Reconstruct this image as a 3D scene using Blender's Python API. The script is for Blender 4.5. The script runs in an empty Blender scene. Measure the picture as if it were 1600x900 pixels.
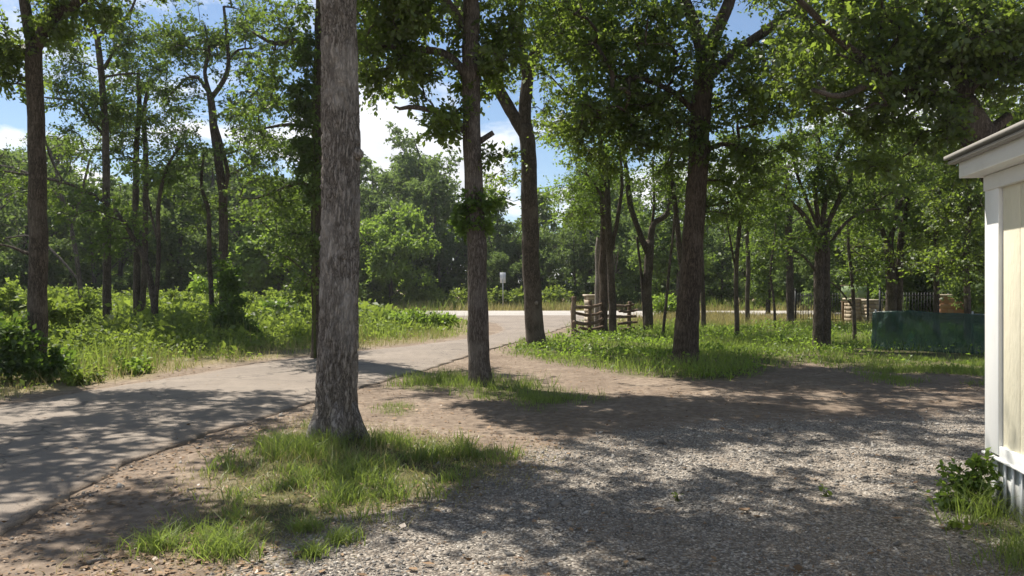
import bpy, math, random
import numpy as np
from mathutils import Vector

# ------------------------------------------------------------------ camera, sky, sun, exposure
SC = bpy.context.scene
COL = SC.collection
FPX = 1209.0                      # focal length in pixels of the 1600 px wide photograph
EYE = 1.6
cam = bpy.data.cameras.new('camera')
cam.sensor_width = 36.0
cam.lens = 36.0 * FPX / 1600.0
cam.clip_end = 2000.0
cam_o = bpy.data.objects.new('camera', cam)
cam_o.location = (0, 0, EYE)
cam_o.rotation_euler = (math.radians(90), 0, 0)
COL.objects.link(cam_o)
SC.camera = cam_o

SUN_AZ = math.radians(-43)        # measured from straight ahead, negative = left
SUN_EL = math.radians(60)
SUN = Vector((math.sin(SUN_AZ) * math.cos(SUN_EL), math.cos(SUN_AZ) * math.cos(SUN_EL), math.sin(SUN_EL)))
sl = bpy.data.lights.new('sun', 'SUN')
sl.energy = 5.0
sl.angle = math.radians(0.53)
sl.color = (1.0, 0.94, 0.84)
sun_o = bpy.data.objects.new('sun', sl)
sun_o.rotation_euler = SUN.to_track_quat('Z', 'Y').to_euler()
sun_o.location = (-20, 20, 40)
COL.objects.link(sun_o)

world = bpy.data.worlds.new('World')
SC.world = world
world.use_nodes = True
nt = world.node_tree
nt.nodes.clear()
def wn(t, **k):
    n = nt.nodes.new(t)
    for a, b in k.items():
        setattr(n, a, b)
    return n
w_out = wn('ShaderNodeOutputWorld')
w_bg = wn('ShaderNodeBackground')
w_bg.inputs['Strength'].default_value = 0.07
w_sky = wn('ShaderNodeTexSky', sky_type='NISHITA', sun_disc=False)
w_sky.sun_elevation = SUN_EL
w_sky.sun_rotation = SUN_AZ
w_sky.air_density = 1.0
w_sky.dust_density = 0.25
w_sky.ozone_density = 3.0
w_tc = wn('ShaderNodeTexCoord')
w_sep = wn('ShaderNodeSeparateXYZ')
nt.links.new(w_tc.outputs['Generated'], w_sep.inputs[0])
w_add = wn('ShaderNodeMath', operation='ADD'); w_add.inputs[1].default_value = 0.22
w_abs = wn('ShaderNodeMath', operation='MAXIMUM'); w_abs.inputs[1].default_value = 0.0
nt.links.new(w_sep.outputs['Z'], w_abs.inputs[0])
nt.links.new(w_abs.outputs[0], w_add.inputs[0])
w_dx = wn('ShaderNodeMath', operation='DIVIDE'); w_dy = wn('ShaderNodeMath', operation='DIVIDE')
nt.links.new(w_sep.outputs['X'], w_dx.inputs[0]); nt.links.new(w_add.outputs[0], w_dx.inputs[1])
nt.links.new(w_sep.outputs['Y'], w_dy.inputs[0]); nt.links.new(w_add.outputs[0], w_dy.inputs[1])
w_cmb = wn('ShaderNodeCombineXYZ')
nt.links.new(w_dx.outputs[0], w_cmb.inputs[0]); nt.links.new(w_dy.outputs[0], w_cmb.inputs[1])
w_noise = wn('ShaderNodeTexNoise')
w_noise.inputs['Scale'].default_value = 1.35
w_noise.inputs['Detail'].default_value = 9.0
w_noise.inputs['Roughness'].default_value = 0.56
w_noise.inputs['Distortion'].default_value = 0.35
w_off = wn('ShaderNodeVectorMath', operation='ADD'); w_off.inputs[1].default_value = (3.3, 1.2, 0.4)
nt.links.new(w_cmb.outputs[0], w_off.inputs[0])
nt.links.new(w_off.outputs[0], w_noise.inputs['Vector'])
w_ramp = wn('ShaderNodeValToRGB')
w_ramp.color_ramp.elements[0].position = 0.485
w_ramp.color_ramp.elements[1].position = 0.565
nt.links.new(w_noise.outputs['Fac'], w_ramp.inputs['Fac'])
# self shading of the clouds: thick middles slightly greyer
w_ramp2 = wn('ShaderNodeValToRGB')
w_ramp2.color_ramp.elements[0].position = 0.55
w_ramp2.color_ramp.elements[0].color = (9.0, 9.1, 9.3, 1)
w_ramp2.color_ramp.elements[1].position = 0.75
w_ramp2.color_ramp.elements[1].color = (5.0, 5.35, 5.9, 1)
nt.links.new(w_noise.outputs['Fac'], w_ramp2.inputs['Fac'])
w_mix = wn('ShaderNodeMix', data_type='RGBA')
nt.links.new(w_ramp.outputs['Color'], w_mix.inputs['Factor'])
w_hs = wn('ShaderNodeHueSaturation'); w_hs.inputs['Saturation'].default_value = 1.0
nt.links.new(w_sky.outputs['Color'], w_hs.inputs['Color'])
nt.links.new(w_hs.outputs['Color'], w_mix.inputs['A'])
nt.links.new(w_ramp2.outputs['Color'], w_mix.inputs['B'])
nt.links.new(w_mix.outputs['Result'], w_bg.inputs['Color'])
nt.links.new(w_bg.outputs[0], w_out.inputs[0])

SC.view_settings.view_transform = 'Standard'
SC.view_settings.look = 'None'
SC.view_settings.gamma = 1.0
SC.view_settings.use_curve_mapping = False
SC.view_settings.exposure = 0.92
SC.render.engine = 'CYCLES'
SC.cycles.use_denoising = True
SC.cycles.max_bounces = 6
SC.cycles.diffuse_bounces = 3
SC.cycles.glossy_bounces = 2
SC.cycles.transmission_bounces = 5
SC.cycles.transparent_max_bounces = 4
SC.cycles.sample_clamp_indirect = 6.0

# ------------------------------------------------------------------ small maths
RNG = np.random.default_rng(11)
def W(px, py, d):                 # a photograph pixel at a known depth -> point of the place (metres)
    return np.array([(px - 800) / FPX * d, d, EYE + (450 - py) / FPX * d])
def G(px, py):                    # a pixel on the ground
    d = EYE * FPX / (py - 450.0)
    return np.array([(px - 800) / FPX * d, d])
def depth_of(py):
    return EYE * FPX / (py - 450.0)

def _hash(ix, iy, iz):
    n = (ix.astype(np.int64) * 374761393 + iy.astype(np.int64) * 668265263 + iz.astype(np.int64) * 2147483647) & 0xffffffff
    n = ((n ^ (n >> 13)) * 1274126177) & 0xffffffff
    n = n ^ (n >> 16)
    return (n & 0xffff) / 65535.0
def vnoise(p):
    p = np.asarray(p, float)
    i = np.floor(p).astype(np.int64); f = p - i
    f = f * f * (3 - 2 * f)
    out = 0
    for dx in (0, 1):
        wx = f[:, 0] if dx else 1 - f[:, 0]
        for dy in (0, 1):
            wy = f[:, 1] if dy else 1 - f[:, 1]
            for dz in (0, 1):
                wz = f[:, 2] if dz else 1 - f[:, 2]
                out = out + wx * wy * wz * _hash(i[:, 0] + dx, i[:, 1] + dy, i[:, 2] + dz)
    return out
def fbm(p, octv=4, gain=.5):
    p = np.asarray(p, float); s = 0; a = 1; t = 0
    for k in range(octv):
        s = s + a * vnoise(p * 2 ** k + 17.3 * k); t += a; a *= gain
    return s / t
def fbm2(x, y, sc, octv=4, seed=0):
    x = np.asarray(x, float); y = np.asarray(y, float)
    return fbm(np.stack([x * sc + seed, y * sc - seed * .7, np.full(x.shape, seed * 1.37)], 1), octv)
def sdist(x, y, poly):            # signed distance to a polygon, positive inside
    x = np.asarray(x, float); y = np.asarray(y, float)
    P = np.asarray(poly, float); n = len(P)
    best = np.full(x.shape, 1e9); inside = np.zeros(x.shape, bool)
    for k in range(n):
        a = P[k]; b = P[(k + 1) % n]
        ex, ey = b - a
        t = np.clip(((x - a[0]) * ex + (y - a[1]) * ey) / (ex * ex + ey * ey + 1e-12), 0, 1)
        best = np.minimum(best, np.hypot(x - a[0] - t * ex, y - a[1] - t * ey))
        c = (a[1] > y) != (b[1] > y)
        xi = a[0] + (y - a[1]) * ex / (ey if abs(ey) > 1e-9 else 1e-9)
        inside ^= c & (x < xi)
    return np.where(inside, best, -best)
def sm(t, a, b):
    t = np.clip((t - a) / (b - a), 0, 1)
    return t * t * (3 - 2 * t)

# ------------------------------------------------------------------ mesh helpers
NTRI = [0]
def mk(name, V, F, mat, parent=None, tint=None, smooth=False, attrs=None):
    V = np.asarray(V, np.float32); F = np.asarray(F, np.int32)
    k = F.shape[1]
    me = bpy.data.meshes.new(name)
    me.vertices.add(len(V)); me.vertices.foreach_set('co', V.ravel())
    me.loops.add(F.size); me.loops.foreach_set('vertex_index', F.ravel())
    me.polygons.add(len(F))
    me.polygons.foreach_set('loop_start', np.arange(0, F.size, k, dtype=np.int32))
    try:
        me.polygons.foreach_set('loop_total', np.full(len(F), k, np.int32))
    except Exception:
        pass
    if smooth:
        me.polygons.foreach_set('use_smooth', np.ones(len(F), bool))
    me.update(calc_edges=True)
    if tint is not None:
        a = me.attributes.new('tint', 'FLOAT', 'FACE')
        a.data.foreach_set('value', np.asarray(tint, np.float32))
    for nm, val in (attrs or {}).items():
        a = me.attributes.new(nm, 'FLOAT', 'POINT')
        a.data.foreach_set('value', np.asarray(val, np.float32))
    me.materials.append(mat)
    NTRI[0] += len(F) * (k - 2)
    o = bpy.data.objects.new(name, me)
    COL.objects.link(o)
    if parent is not None:
        o.parent = parent
    return o
def tag(o, label=None, cat=None, group=None, kind=None):
    if label: o['label'] = label
    if cat: o['category'] = cat
    if group: o['group'] = group
    if kind: o['kind'] = kind
    return o
def thing(name, loc, label, cat, group=None, rz=0):
    o = bpy.data.objects.new(name, None)
    o.empty_display_size = .2
    COL.objects.link(o)
    o.location = loc; o.rotation_euler = (0, 0, rz)
    return tag(o, label, cat, group)
def copy_tree(root, loc, rz, sc, label=None, group=None):
    r = root.copy(); COL.objects.link(r)
    r.location = loc; r.rotation_euler = (0, 0, rz); r.scale = sc
    if label: r['label'] = label
    if group: r['group'] = group
    for ch in list(root.children):
        c = ch.copy(); COL.objects.link(c); c.parent = r
        for g in ch.children:
            d = g.copy(); COL.objects.link(d); d.parent = c
    return r
class Acc:                        # collects pieces of one mesh
    def __init__(s): s.V = []; s.F = []; s.n = 0
    def add(s, V, F):
        V = np.asarray(V, float); s.V.append(V); s.F.append(np.asarray(F) + s.n); s.n += len(V)
    def get(s): return np.concatenate(s.V), np.concatenate(s.F)
def smooth_path(P, R, step):      # Catmull-Rom resample
    P = np.asarray(P, float); R = np.asarray(R, float)
    if len(P) < 2: return P, R
    Q = np.vstack([2 * P[0] - P[1], P, 2 * P[-1] - P[-2]])
    outp = []; outr = []
    for i in range(len(P) - 1):
        p0, p1, p2, p3 = Q[i], Q[i + 1], Q[i + 2], Q[i + 3]
        n = max(1, int(np.linalg.norm(p2 - p1) / step))
        t = (np.arange(n) / n)[:, None]
        outp.append(.5 * ((2 * p1) + (-p0 + p2) * t + (2 * p0 - 5 * p1 + 4 * p2 - p3) * t ** 2 + (-p0 + 3 * p1 - 3 * p2 + p3) * t ** 3))
        outr.append(R[i] + (R[i + 1] - R[i]) * t[:, 0])
    outp.append(P[-1:]); outr.append(R[-1:])
    return np.vstack(outp), np.concatenate(outr)
def tube(P, R, sides, rough=0, freq=3., cap=True, ridge=0):
    P = np.asarray(P, float); R = np.asarray(R, float); n = len(P)
    T = np.gradient(P, axis=0); T /= np.linalg.norm(T, axis=1)[:, None] + 1e-9
    ref = np.array([1., 0, 0]) if abs(T[0][0]) < .8 else np.array([0, 1., 0])
    A = np.zeros_like(P); a = ref
    for i in range(n):
        a = a - T[i] * a.dot(T[i]); a = a / (np.linalg.norm(a) + 1e-9); A[i] = a
    B = np.cross(T, A)
    th = np.arange(sides) / sides * 2 * math.pi
    C = np.cos(th); S = np.sin(th)
    dirs = A[:, None, :] * C[None, :, None] + B[:, None, :] * S[None, :, None]
    rr = np.repeat(R[:, None], sides, 1)
    if rough or ridge:
        q = (P[:, None, :] + dirs * R[:, None, None]).reshape(-1, 3)
        if rough:
            rr = rr * (1 + rough * (fbm(q * freq, 3) - .5).reshape(n, sides) * 2)
        if ridge:
            qs = q * np.array([26, 26, 4.5]) + (fbm(q * 6, 2)[:, None] - .5) * 3
            rd = np.abs(fbm(qs, 3) - .5).reshape(n, sides) * 2
            rr = rr - ridge * (1 - sm(rd, 0, .34))
    V = (P[:, None, :] + dirs * rr[:, :, None]).reshape(-1, 3)
    i = np.arange(n - 1)[:, None] * sides; j = np.arange(sides)[None, :]; j2 = (j + 1) % sides
    F = np.stack([i + j, i + j2, i + sides + j2, i + sides + j], -1).reshape(-1, 4)
    if cap:                       # close the ends with quad fans of zero height
        V = np.vstack([V, P[0:1], P[-1:]])
        c0 = n * sides; c1 = c0 + 1; last = (n - 1) * sides
        k = np.arange(0, sides - 1, 2)
        f0 = np.stack([np.full(len(k), c0), (k + 2) % sides, k + 1, k], 1)
        f1 = np.stack([np.full(len(k), c1), last + k, last + k + 1, last + (k + 2) % sides], 1)
        F = np.vstack([F, f0, f1])
    return V, F
def leaf_quads(P, size, up=.6, aspect=.55, rng=RNG, out=None):
    n = len(P)
    size = size * np.clip(np.exp(rng.normal(0, .3, n)), .45, 1.7)
    d = rng.normal(size=(n, 3)); d[:, 2] -= .35
    if out is not None: d += out
    d /= np.linalg.norm(d, axis=1)[:, None]
    nr = rng.normal(size=(n, 3)); nr[:, 2] += up
    s = np.cross(d, nr); s /= np.linalg.norm(s, axis=1)[:, None] + 1e-9
    nn = np.cross(s, d)
    L = size[:, None]; w = L * aspect * .5; fold = L * .12
    V = np.empty((n, 4, 3))
    V[:, 0] = P; V[:, 1] = P + d * L * .5 + s * w + nn * fold
    V[:, 2] = P + d * L; V[:, 3] = P + d * L * .5 - s * w + nn * fold
    F = np.arange(n * 4).reshape(n, 4)
    return V.reshape(-1, 3), F
def box(c, s, rz=0):
    x, y, z = np.array(s) / 2.
    V = np.array([[-x, -y, -z], [x, -y, -z], [x, y, -z], [-x, y, -z], [-x, -y, z], [x, -y, z], [x, y, z], [-x, y, z]])
    if rz:
        cc, ss = math.cos(rz), math.sin(rz)
        V = V @ np.array([[cc, ss, 0], [-ss, cc, 0], [0, 0, 1]])
    F = np.array([[0, 3, 2, 1], [4, 5, 6, 7], [0, 1, 5, 4], [1, 2, 6, 5], [2, 3, 7, 6], [3, 0, 4, 7]])
    return V + np.array(c), F

# ------------------------------------------------------------------ materials
def mat_new(name):
    m = bpy.data.materials.new(name); m.use_nodes = True
    t = m.node_tree; t.nodes.clear()
    return m, t
class NB:
    def __init__(s, t): s.t = t
    def n(s, typ, ins=None, **k):
        x = s.t.nodes.new(typ)
        for a, b in k.items(): setattr(x, a, b)
        for a, b in (ins or {}).items():
            if hasattr(b, 'bl_idname') or isinstance(b, bpy.types.NodeSocket): s.t.links.new(b, x.inputs[a])
            else: x.inputs[a].default_value = b
        return x
    def noise(s, vec, scale, detail=5, rough=.55, dist=0):
        return s.n('ShaderNodeTexNoise', {'Vector': vec, 'Scale': scale, 'Detail': detail, 'Roughness': rough, 'Distortion': dist}).outputs['Fac']
    def ramp(s, fac, stops):
        r = s.n('ShaderNodeValToRGB', {'Fac': fac}); e = r.color_ramp.elements
        while len(e) < len(stops): e.new(.5)
        for x, (p, c) in zip(e, stops):
            x.position = p; x.color = (c[0], c[1], c[2], 1) if hasattr(c, '__len__') else (c, c, c, 1)
        return r.outputs['Color']
    def mix(s, fac, a, b, blend='MIX'):
        x = s.t.nodes.new('ShaderNodeMix'); x.data_type = 'RGBA'; x.blend_type = blend
        for nm, v in (('Factor', fac), ('A', a), ('B', b)):
            if isinstance(v, bpy.types.NodeSocket): s.t.links.new(v, x.inputs[nm])
            elif nm == 'Factor': x.inputs[nm].default_value = v
            else: x.inputs[nm].default_value = (v[0], v[1], v[2], 1)
        return x.outputs['Result']
    def math(s, op, a, b=0.):
        x = s.n('ShaderNodeMath', operation=op)
        for i, v in enumerate((a, b)):
            if isinstance(v, bpy.types.NodeSocket): s.t.links.new(v, x.inputs[i])
            else: x.inputs[i].default_value = v
        return x.outputs[0]
    def obj(s): return s.n('ShaderNodeTexCoord').outputs['Object']
    def geo(s): return s.n('ShaderNodeNewGeometry').outputs['Position']
    def scale(s, vec, v): return s.n('ShaderNodeVectorMath', {0: vec, 1: v}, operation='MULTIPLY').outputs[0]
    def attr(s, nm): return s.n('ShaderNodeAttribute', attribute_name=nm).outputs['Fac']
    def bump(s, h, strength, dist): return s.n('ShaderNodeBump', {'Height': h, 'Strength': strength, 'Distance': dist}).outputs[0]
    def principled(s, col, rough=.8, normal=None, spec=.3, metal=0.):
        ins = {'Base Color': col if isinstance(col, bpy.types.NodeSocket) else (*col, 1), 'Roughness': rough, 'Specular IOR Level': spec, 'Metallic': metal}
        if normal is not None: ins['Normal'] = normal
        p = s.n('ShaderNodeBsdfPrincipled', ins)
        o = s.n('ShaderNodeOutputMaterial'); s.t.links.new(p.outputs[0], o.inputs[0])
        return p

def leaf_mat(name, dark, light, trans, tfac=.45, gloss=.06, rough=.42):
    m, t = mat_new(name); b = NB(t)
    tint = b.attr('tint')
    big = b.noise(b.geo(), .7, 2)
    f = b.math('ADD', b.math('MULTIPLY', tint, .75), b.math('MULTIPLY', big, .35))
    col = b.ramp(f, [(.15, dark), (.85, light)])
    tcol = b.ramp(f, [(.1, [c * .7 for c in trans]), (.9, trans)])
    d = b.n('ShaderNodeBsdfDiffuse', {'Color': col})
    tr = b.n('ShaderNodeBsdfTranslucent', {'Color': tcol})
    gl = b.n('ShaderNodeBsdfGlossy', {'Color': (1, 1, 1, 1), 'Roughness': rough})
    m1 = b.n('ShaderNodeMixShader', {'Fac': tfac, 1: d.outputs[0], 2: tr.outputs[0]})
    m2 = b.n('ShaderNodeMixShader', {'Fac': gloss, 1: m1.outputs[0], 2: gl.outputs[0]})
    o = b.n('ShaderNodeOutputMaterial'); t.links.new(m2.outputs[0], o.inputs[0])
    return m
M = {}
M['leaf_oak'] = leaf_mat('leaf_oak', (.032, .058, .018), (.08, .12, .028), (.30, .42, .05), .48, .035, .5)
M['leaf_elm'] = leaf_mat('leaf_elm', (.032, .062, .017), (.08, .125, .032), (.24, .36, .045), .45, .03, .5)
M['leaf_light'] = leaf_mat('leaf_light', (.07, .12, .02), (.14, .21, .035), (.34, .5, .06), .48, .025, .5)
M['leaf_far'] = leaf_mat('leaf_far', (.045, .078, .028), (.095, .14, .045), (.23, .33, .075), .42, .015, .6)
M['leaf_ivy'] = leaf_mat('leaf_ivy', (.03, .062, .014), (.075, .125, .022), (.22, .36, .04), .42, .03, .5)
M['leaf_weed'] = leaf_mat('leaf_weed', (.055, .095, .02), (.16, .205, .05), (.34, .45, .06), .45, .02, .5)
M['grass'] = leaf_mat('grass_blade', (.07, .115, .024), (.18, .225, .055), (.33, .44, .075), .43, .03, .5)
M['dry_grass'] = leaf_mat('dry_grass_blade', (.16, .15, .05), (.36, .31, .15), (.40, .36, .13), .4, .03)
M['litter'] = leaf_mat('dead_leaf', (.10, .06, .035), (.30, .20, .12), (.20, .12, .05), .15, .03)

def bark_mat(name, dark, mid, light, sc=1., bump=.9):
    m, t = mat_new(name); b = NB(t)
    g = b.geo()
    wob = b.n('ShaderNodeTexNoise', {'Vector': g, 'Scale': 4.0 * sc, 'Detail': 3})
    wv = b.n('ShaderNodeVectorMath', {0: wob.outputs['Color'], 1: (.10, .10, .25)}, operation='MULTIPLY').outputs[0]
    gv = b.n('ShaderNodeVectorMath', {0: g, 1: wv}, operation='ADD').outputs[0]
    n1 = b.noise(b.scale(gv, (32 * sc, 32 * sc, 5.0 * sc)), 1.0, 4, .55)
    r1 = b.ramp(b.math('ABSOLUTE', b.math('SUBTRACT', n1, .5)), [(.0, 0.), (.13, 1.)])
    n2 = b.noise(b.scale(gv, (64 * sc, 64 * sc, 14 * sc)), 1.0, 3, .6)
    r2 = b.ramp(b.math('ABSOLUTE', b.math('SUBTRACT', n2, .5)), [(.0, 0.), (.16, 1.)])
    brk = b.noise(b.scale(g, (20 * sc, 20 * sc, 34 * sc)), 1.0, 3, .6)
    fine = b.noise(b.scale(g, (120 * sc, 120 * sc, 40 * sc)), 1.0, 4, .65)
    h = b.math('ADD', b.math('ADD', b.math('MULTIPLY', r1, .42), b.math('MULTIPLY', r2, .22)), b.math('ADD', b.math('MULTIPLY', fine, .3), b.math('MULTIPLY', brk, .18)))
    col = b.ramp(h, [(.25, dark), (.62, mid), (1.0, light)])
    blotch = b.noise(g, 2.2, 4)
    col = b.mix(b.ramp(blotch, [(.5, 0.), (.72, .55)]), col, light)
    b.principled(col, .92, b.bump(h, bump, .02), .15)
    return m
M['bark_grey'] = bark_mat('bark_grey', (.06, .05, .042), (.235, .205, .178), (.45, .41, .37))
M['bark_mid'] = bark_mat('bark_mid', (.045, .036, .03), (.135, .114, .097), (.24, .21, .185))
M['bark_dark'] = bark_mat('bark_dark', (.035, .028, .022), (.10, .082, .066), (.19, .16, .13))
M['bark_brown'] = bark_mat('bark_brown', (.035, .026, .02), (.10, .078, .06), (.18, .145, .115), .8)
M['bark_far'] = bark_mat('bark_far', (.04, .034, .028), (.09, .078, .065), (.15, .135, .115), .5)
M['cedar_log'] = bark_mat('cedar_log', (.07, .045, .03), (.24, .17, .12), (.40, .32, .25), 1.2)
M['dead_wood'] = bark_mat('dead_wood', (.12, .10, .085), (.27, .24, .21), (.42, .39, .35), 1.2)
M['stem'] = bark_mat('green_stem', (.05, .06, .02), (.11, .13, .04), (.17, .19, .07), 2.)

# ground: colour by what lies there (masks are made with the mesh further down)
def ground_mat():
    m, t = mat_new('ground_earth'); b = NB(t)
    g = b.geo()
    n1 = b.noise(g, 1.1, 6, .6); n2 = b.noise(g, 9.0, 6, .65); n3 = b.noise(g, 60., 4, .7)
    dirt = b.ramp(n1, [(.3, (.168, .129, .098)), (.55, (.25, .196, .15)), (.75, (.34, .278, .216))])
    dirt = b.mix(b.ramp(n2, [(.40, .7), (.62, 0.)]), dirt, (.118, .09, .068))
    # leaf crumbs and small debris
    cr = b.n('ShaderNodeTexVoronoi', {'Vector': g, 'Scale': 42.0}, feature='F1')
    crumb = b.math('MULTIPLY', b.ramp(cr.outputs['Distance'], [(.16, 1.), (.24, 0.)]), b.ramp(n2, [(.45, 0.), (.6, .8)]))
    dirt = b.mix(crumb, dirt, b.mix(cr.outputs['Color'], (.09, .06, .04), (.40, .31, .22)))
    # gravel bed
    vo = b.n('ShaderNodeTexVoronoi', {'Vector': g, 'Scale': 48.0, 'Randomness': 1.0}, feature='F1')
    vr = b.n('ShaderNodeSeparateColor', {0: vo.outputs['Color']})
    grav = b.ramp(vr.outputs[0], [(.0, (.13, .115, .10)), (.35, (.25, .222, .19)), (.7, (.38, .34, .29)), (1., (.56, .51, .44))])
    grav = b.mix(b.ramp(vo.outputs['Distance'], [(.35, 0.), (.75, .75)]), grav, (.10, .085, .07))
    grav = b.mix(b.ramp(n1, [(.42, .0), (.68, .55)]), grav, (.21, .165, .125))
    am = b.attr('gravel')
    gm = b.ramp(b.math('ADD', am, b.math('MULTIPLY', b.math('SUBTRACT', n2, .5), .9)), [(.25, 0.), (.75, 1.)])
    col = b.mix(gm, dirt, grav)
    # soil under green growth and thatch
    gr = b.ramp(n2, [(.3, (.055, .062, .022)), (.6, (.10, .10, .04)), (.8, (.17, .145, .07))])
    col = b.mix(b.math('MULTIPLY', b.attr('green'), .85), col, gr)
    dry = b.ramp(n2, [(.3, (.17, .135, .07)), (.7, (.34, .28, .16))])
    col = b.mix(b.attr('dry'), col, dry)
    hh = b.math('ADD', b.math('ADD', b.math('MULTIPLY', n2, .6), b.math('MULTIPLY', n3, .25)), b.math('MULTIPLY', b.math('MULTIPLY', vo.outputs['Distance'], gm), -.7))
    b.principled(col, .95, b.bump(hh, .85, .03), .1)
    return m
M['ground'] = ground_mat()
def asphalt_mat(name, dark, light, agg):
    m, t = mat_new(name); b = NB(t)
    g = b.geo()
    big = b.noise(g, .55, 4, .6); mid = b.noise(g, 4.5, 5, .6); fine = b.noise(g, 120., 3, .7)
    v = b.n('ShaderNodeTexVoronoi', {'Vector': g, 'Scale': 110.}, feature='F1')
    col = b.ramp(big, [(.3, dark), (.7, light)])
    col = b.mix(b.ramp(mid, [(.35, .35), (.6, 0.)]), col, [c * .72 for c in dark])
    col = b.mix(b.ramp(v.outputs['Distance'], [(.15, .6), (.32, 0.)]), col, agg)
    # fine cracks
    cv = b.n('ShaderNodeTexVoronoi', {'Vector': b.n('ShaderNodeVectorMath', {0: g, 1: b.scale(b.n('ShaderNodeTexNoise', {'Vector': g, 'Scale': 1.6, 'Detail': 4}).outputs['Color'], (1.3, 1.3, 0))}, operation='ADD').outputs[0], 'Scale': .42}, feature='DISTANCE_TO_EDGE')
    crack = b.ramp(cv.outputs['Distance'], [(.0, .8), (.008, 0.)])
    col = b.mix(crack, col, (.05, .045, .04))
    sand = b.ramp(b.math('ADD', b.attr('edge'), b.math('MULTIPLY', b.math('SUBTRACT', mid, .5), 1.1)), [(.45, 0.), (.95, .85)])
    col = b.mix(sand, col, b.ramp(fine, [(.35, (.15, .115, .088)), (.65, (.29, .235, .185))]))
    col = b.mix(b.ramp(fine, [(.42, .35), (.55, 0.)]), col, [c * .55 for c in dark])
    b.principled(col, .88, b.bump(b.math('ADD', fine, b.math('MULTIPLY', crack, -1.)), .5, .008), .25)
    return m
M['asphalt'] = asphalt_mat('old_asphalt', (.178, .149, .123), (.275, .231, .190), (.42, .37, .31))
M['street'] = asphalt_mat('pale_street', (.34, .315, .285), (.44, .41, .375), (.5, .47, .43))
def stone_mat(name, stops, sc=14.):
    m, t = mat_new(name); b = NB(t)
    f = b.math('ADD', b.math('MULTIPLY', b.attr('tint'), .8), b.math('MULTIPLY', b.noise(b.geo(), sc, 4), .25))
    b.principled(b.ramp(f, stops), .85, b.bump(b.noise(b.geo(), sc * 5, 4), .5, .004), .2)
    return m
M['gravel'] = stone_mat('gravel_stone', [(.1, (.10, .095, .088)), (.4, (.215, .20, .18)), (.7, (.345, .322, .29)), (1., (.64, .60, .54))], 60.)
M['rubble'] = stone_mat('masonry_stone', [(.1, (.26, .20, .14)), (.5, (.40, .33, .24)), (1., (.52, .45, .35))], 9.)
M['brick'] = stone_mat('rusty_stone', [(.1, (.24, .12, .07)), (.5, (.40, .21, .12)), (1., (.50, .34, .22))], 9.)
def paint_mat(name, col, rough=.55, bumpsc=0, bs=.2, dirt=.25, stretch=(1, 1, 1)):
    m, t = mat_new(name); b = NB(t)
    o = b.obj()
    n = b.noise(b.scale(o, (3, 3, 1.2)), 2.2, 6, .65)
    c = b.mix(b.ramp(n, [(.5, 0.), (.8, dirt)]), col, [x * .6 * y for x, y in zip(col, (1, .94, .84))])
    nm = None
    if bumpsc:
        nm = b.bump(b.noise(b.scale(o, stretch), bumpsc, 4, .6), bs, .01)
    b.principled(c, rough, nm, .35)
    return m
M['siding'] = paint_mat('cream_siding_paint', (.68, .635, .49), .65, 30, .7, .35, (1, 1, .25))
M['trim'] = paint_mat('white_trim_paint', (.78, .78, .76), .5, 60, .12, .25, (1, 1, .1))
M['skirt'] = paint_mat('white_skirt_metal', (.70, .71, .70), .4, 0, 0, .45)
M['roof_edge'] = paint_mat('grey_roof_edge', (.30, .285, .265), .5, 40, .1, .3)
M['rot_wood'] = paint_mat('rotten_wood', (.24, .17, .11), .9, 40, .6, .5, (1, 1, .2))
M['iron'] = paint_mat('black_iron', (.02, .02, .02), .5)
M['galv'] = paint_mat('galvanised_steel', (.42, .43, .44), .45, 0, 0, .2)
M['sign'] = paint_mat('sign_back_metal', (.60, .62, .64), .4, 0, 0, .15)
M['board'] = paint_mat('faded_green_board', (.25, .34, .17), .6, 0, 0, .3)
def screen_mat():
    m, t = mat_new('green_screen_fabric'); b = NB(t)
    o = b.obj()
    n = b.noise(o, 2.5, 5, .6)
    wv = b.noise(b.scale(o, (150, 150, 150)), 1., 2)
    col = b.ramp(n, [(.3, (.03, .06, .053)), (.7, (.062, .11, .097))])
    p = b.n('ShaderNodeBsdfPrincipled', {'Base Color': col, 'Roughness': .34, 'Specular IOR Level': .6,
            'Normal': b.bump(b.math('ADD', b.math('MULTIPLY', b.noise(b.scale(o, (1.2, 1, 2.2)), 3.2, 4, .6, 1.2), 1.), b.math('MULTIPLY', wv, .03)), .5, .06)})
    tr = b.n('ShaderNodeBsdfTranslucent', {'Color': (.02, .10, .075, 1)})
    x = b.n('ShaderNodeMixShader', {'Fac': .25, 1: p.outputs[0], 2: tr.outputs[0]})
    tp = b.n('ShaderNodeBsdfTransparent', {'Color': (.75, .9, .86, 1)})
    x = b.n('ShaderNodeMixShader', {'Fac': .32, 1: x.outputs[0], 2: tp.outputs[0]})
    oo = b.n('ShaderNodeOutputMaterial'); t.links.new(x.outputs[0], oo.inputs[0])
    return m
M['screen'] = screen_mat()

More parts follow.
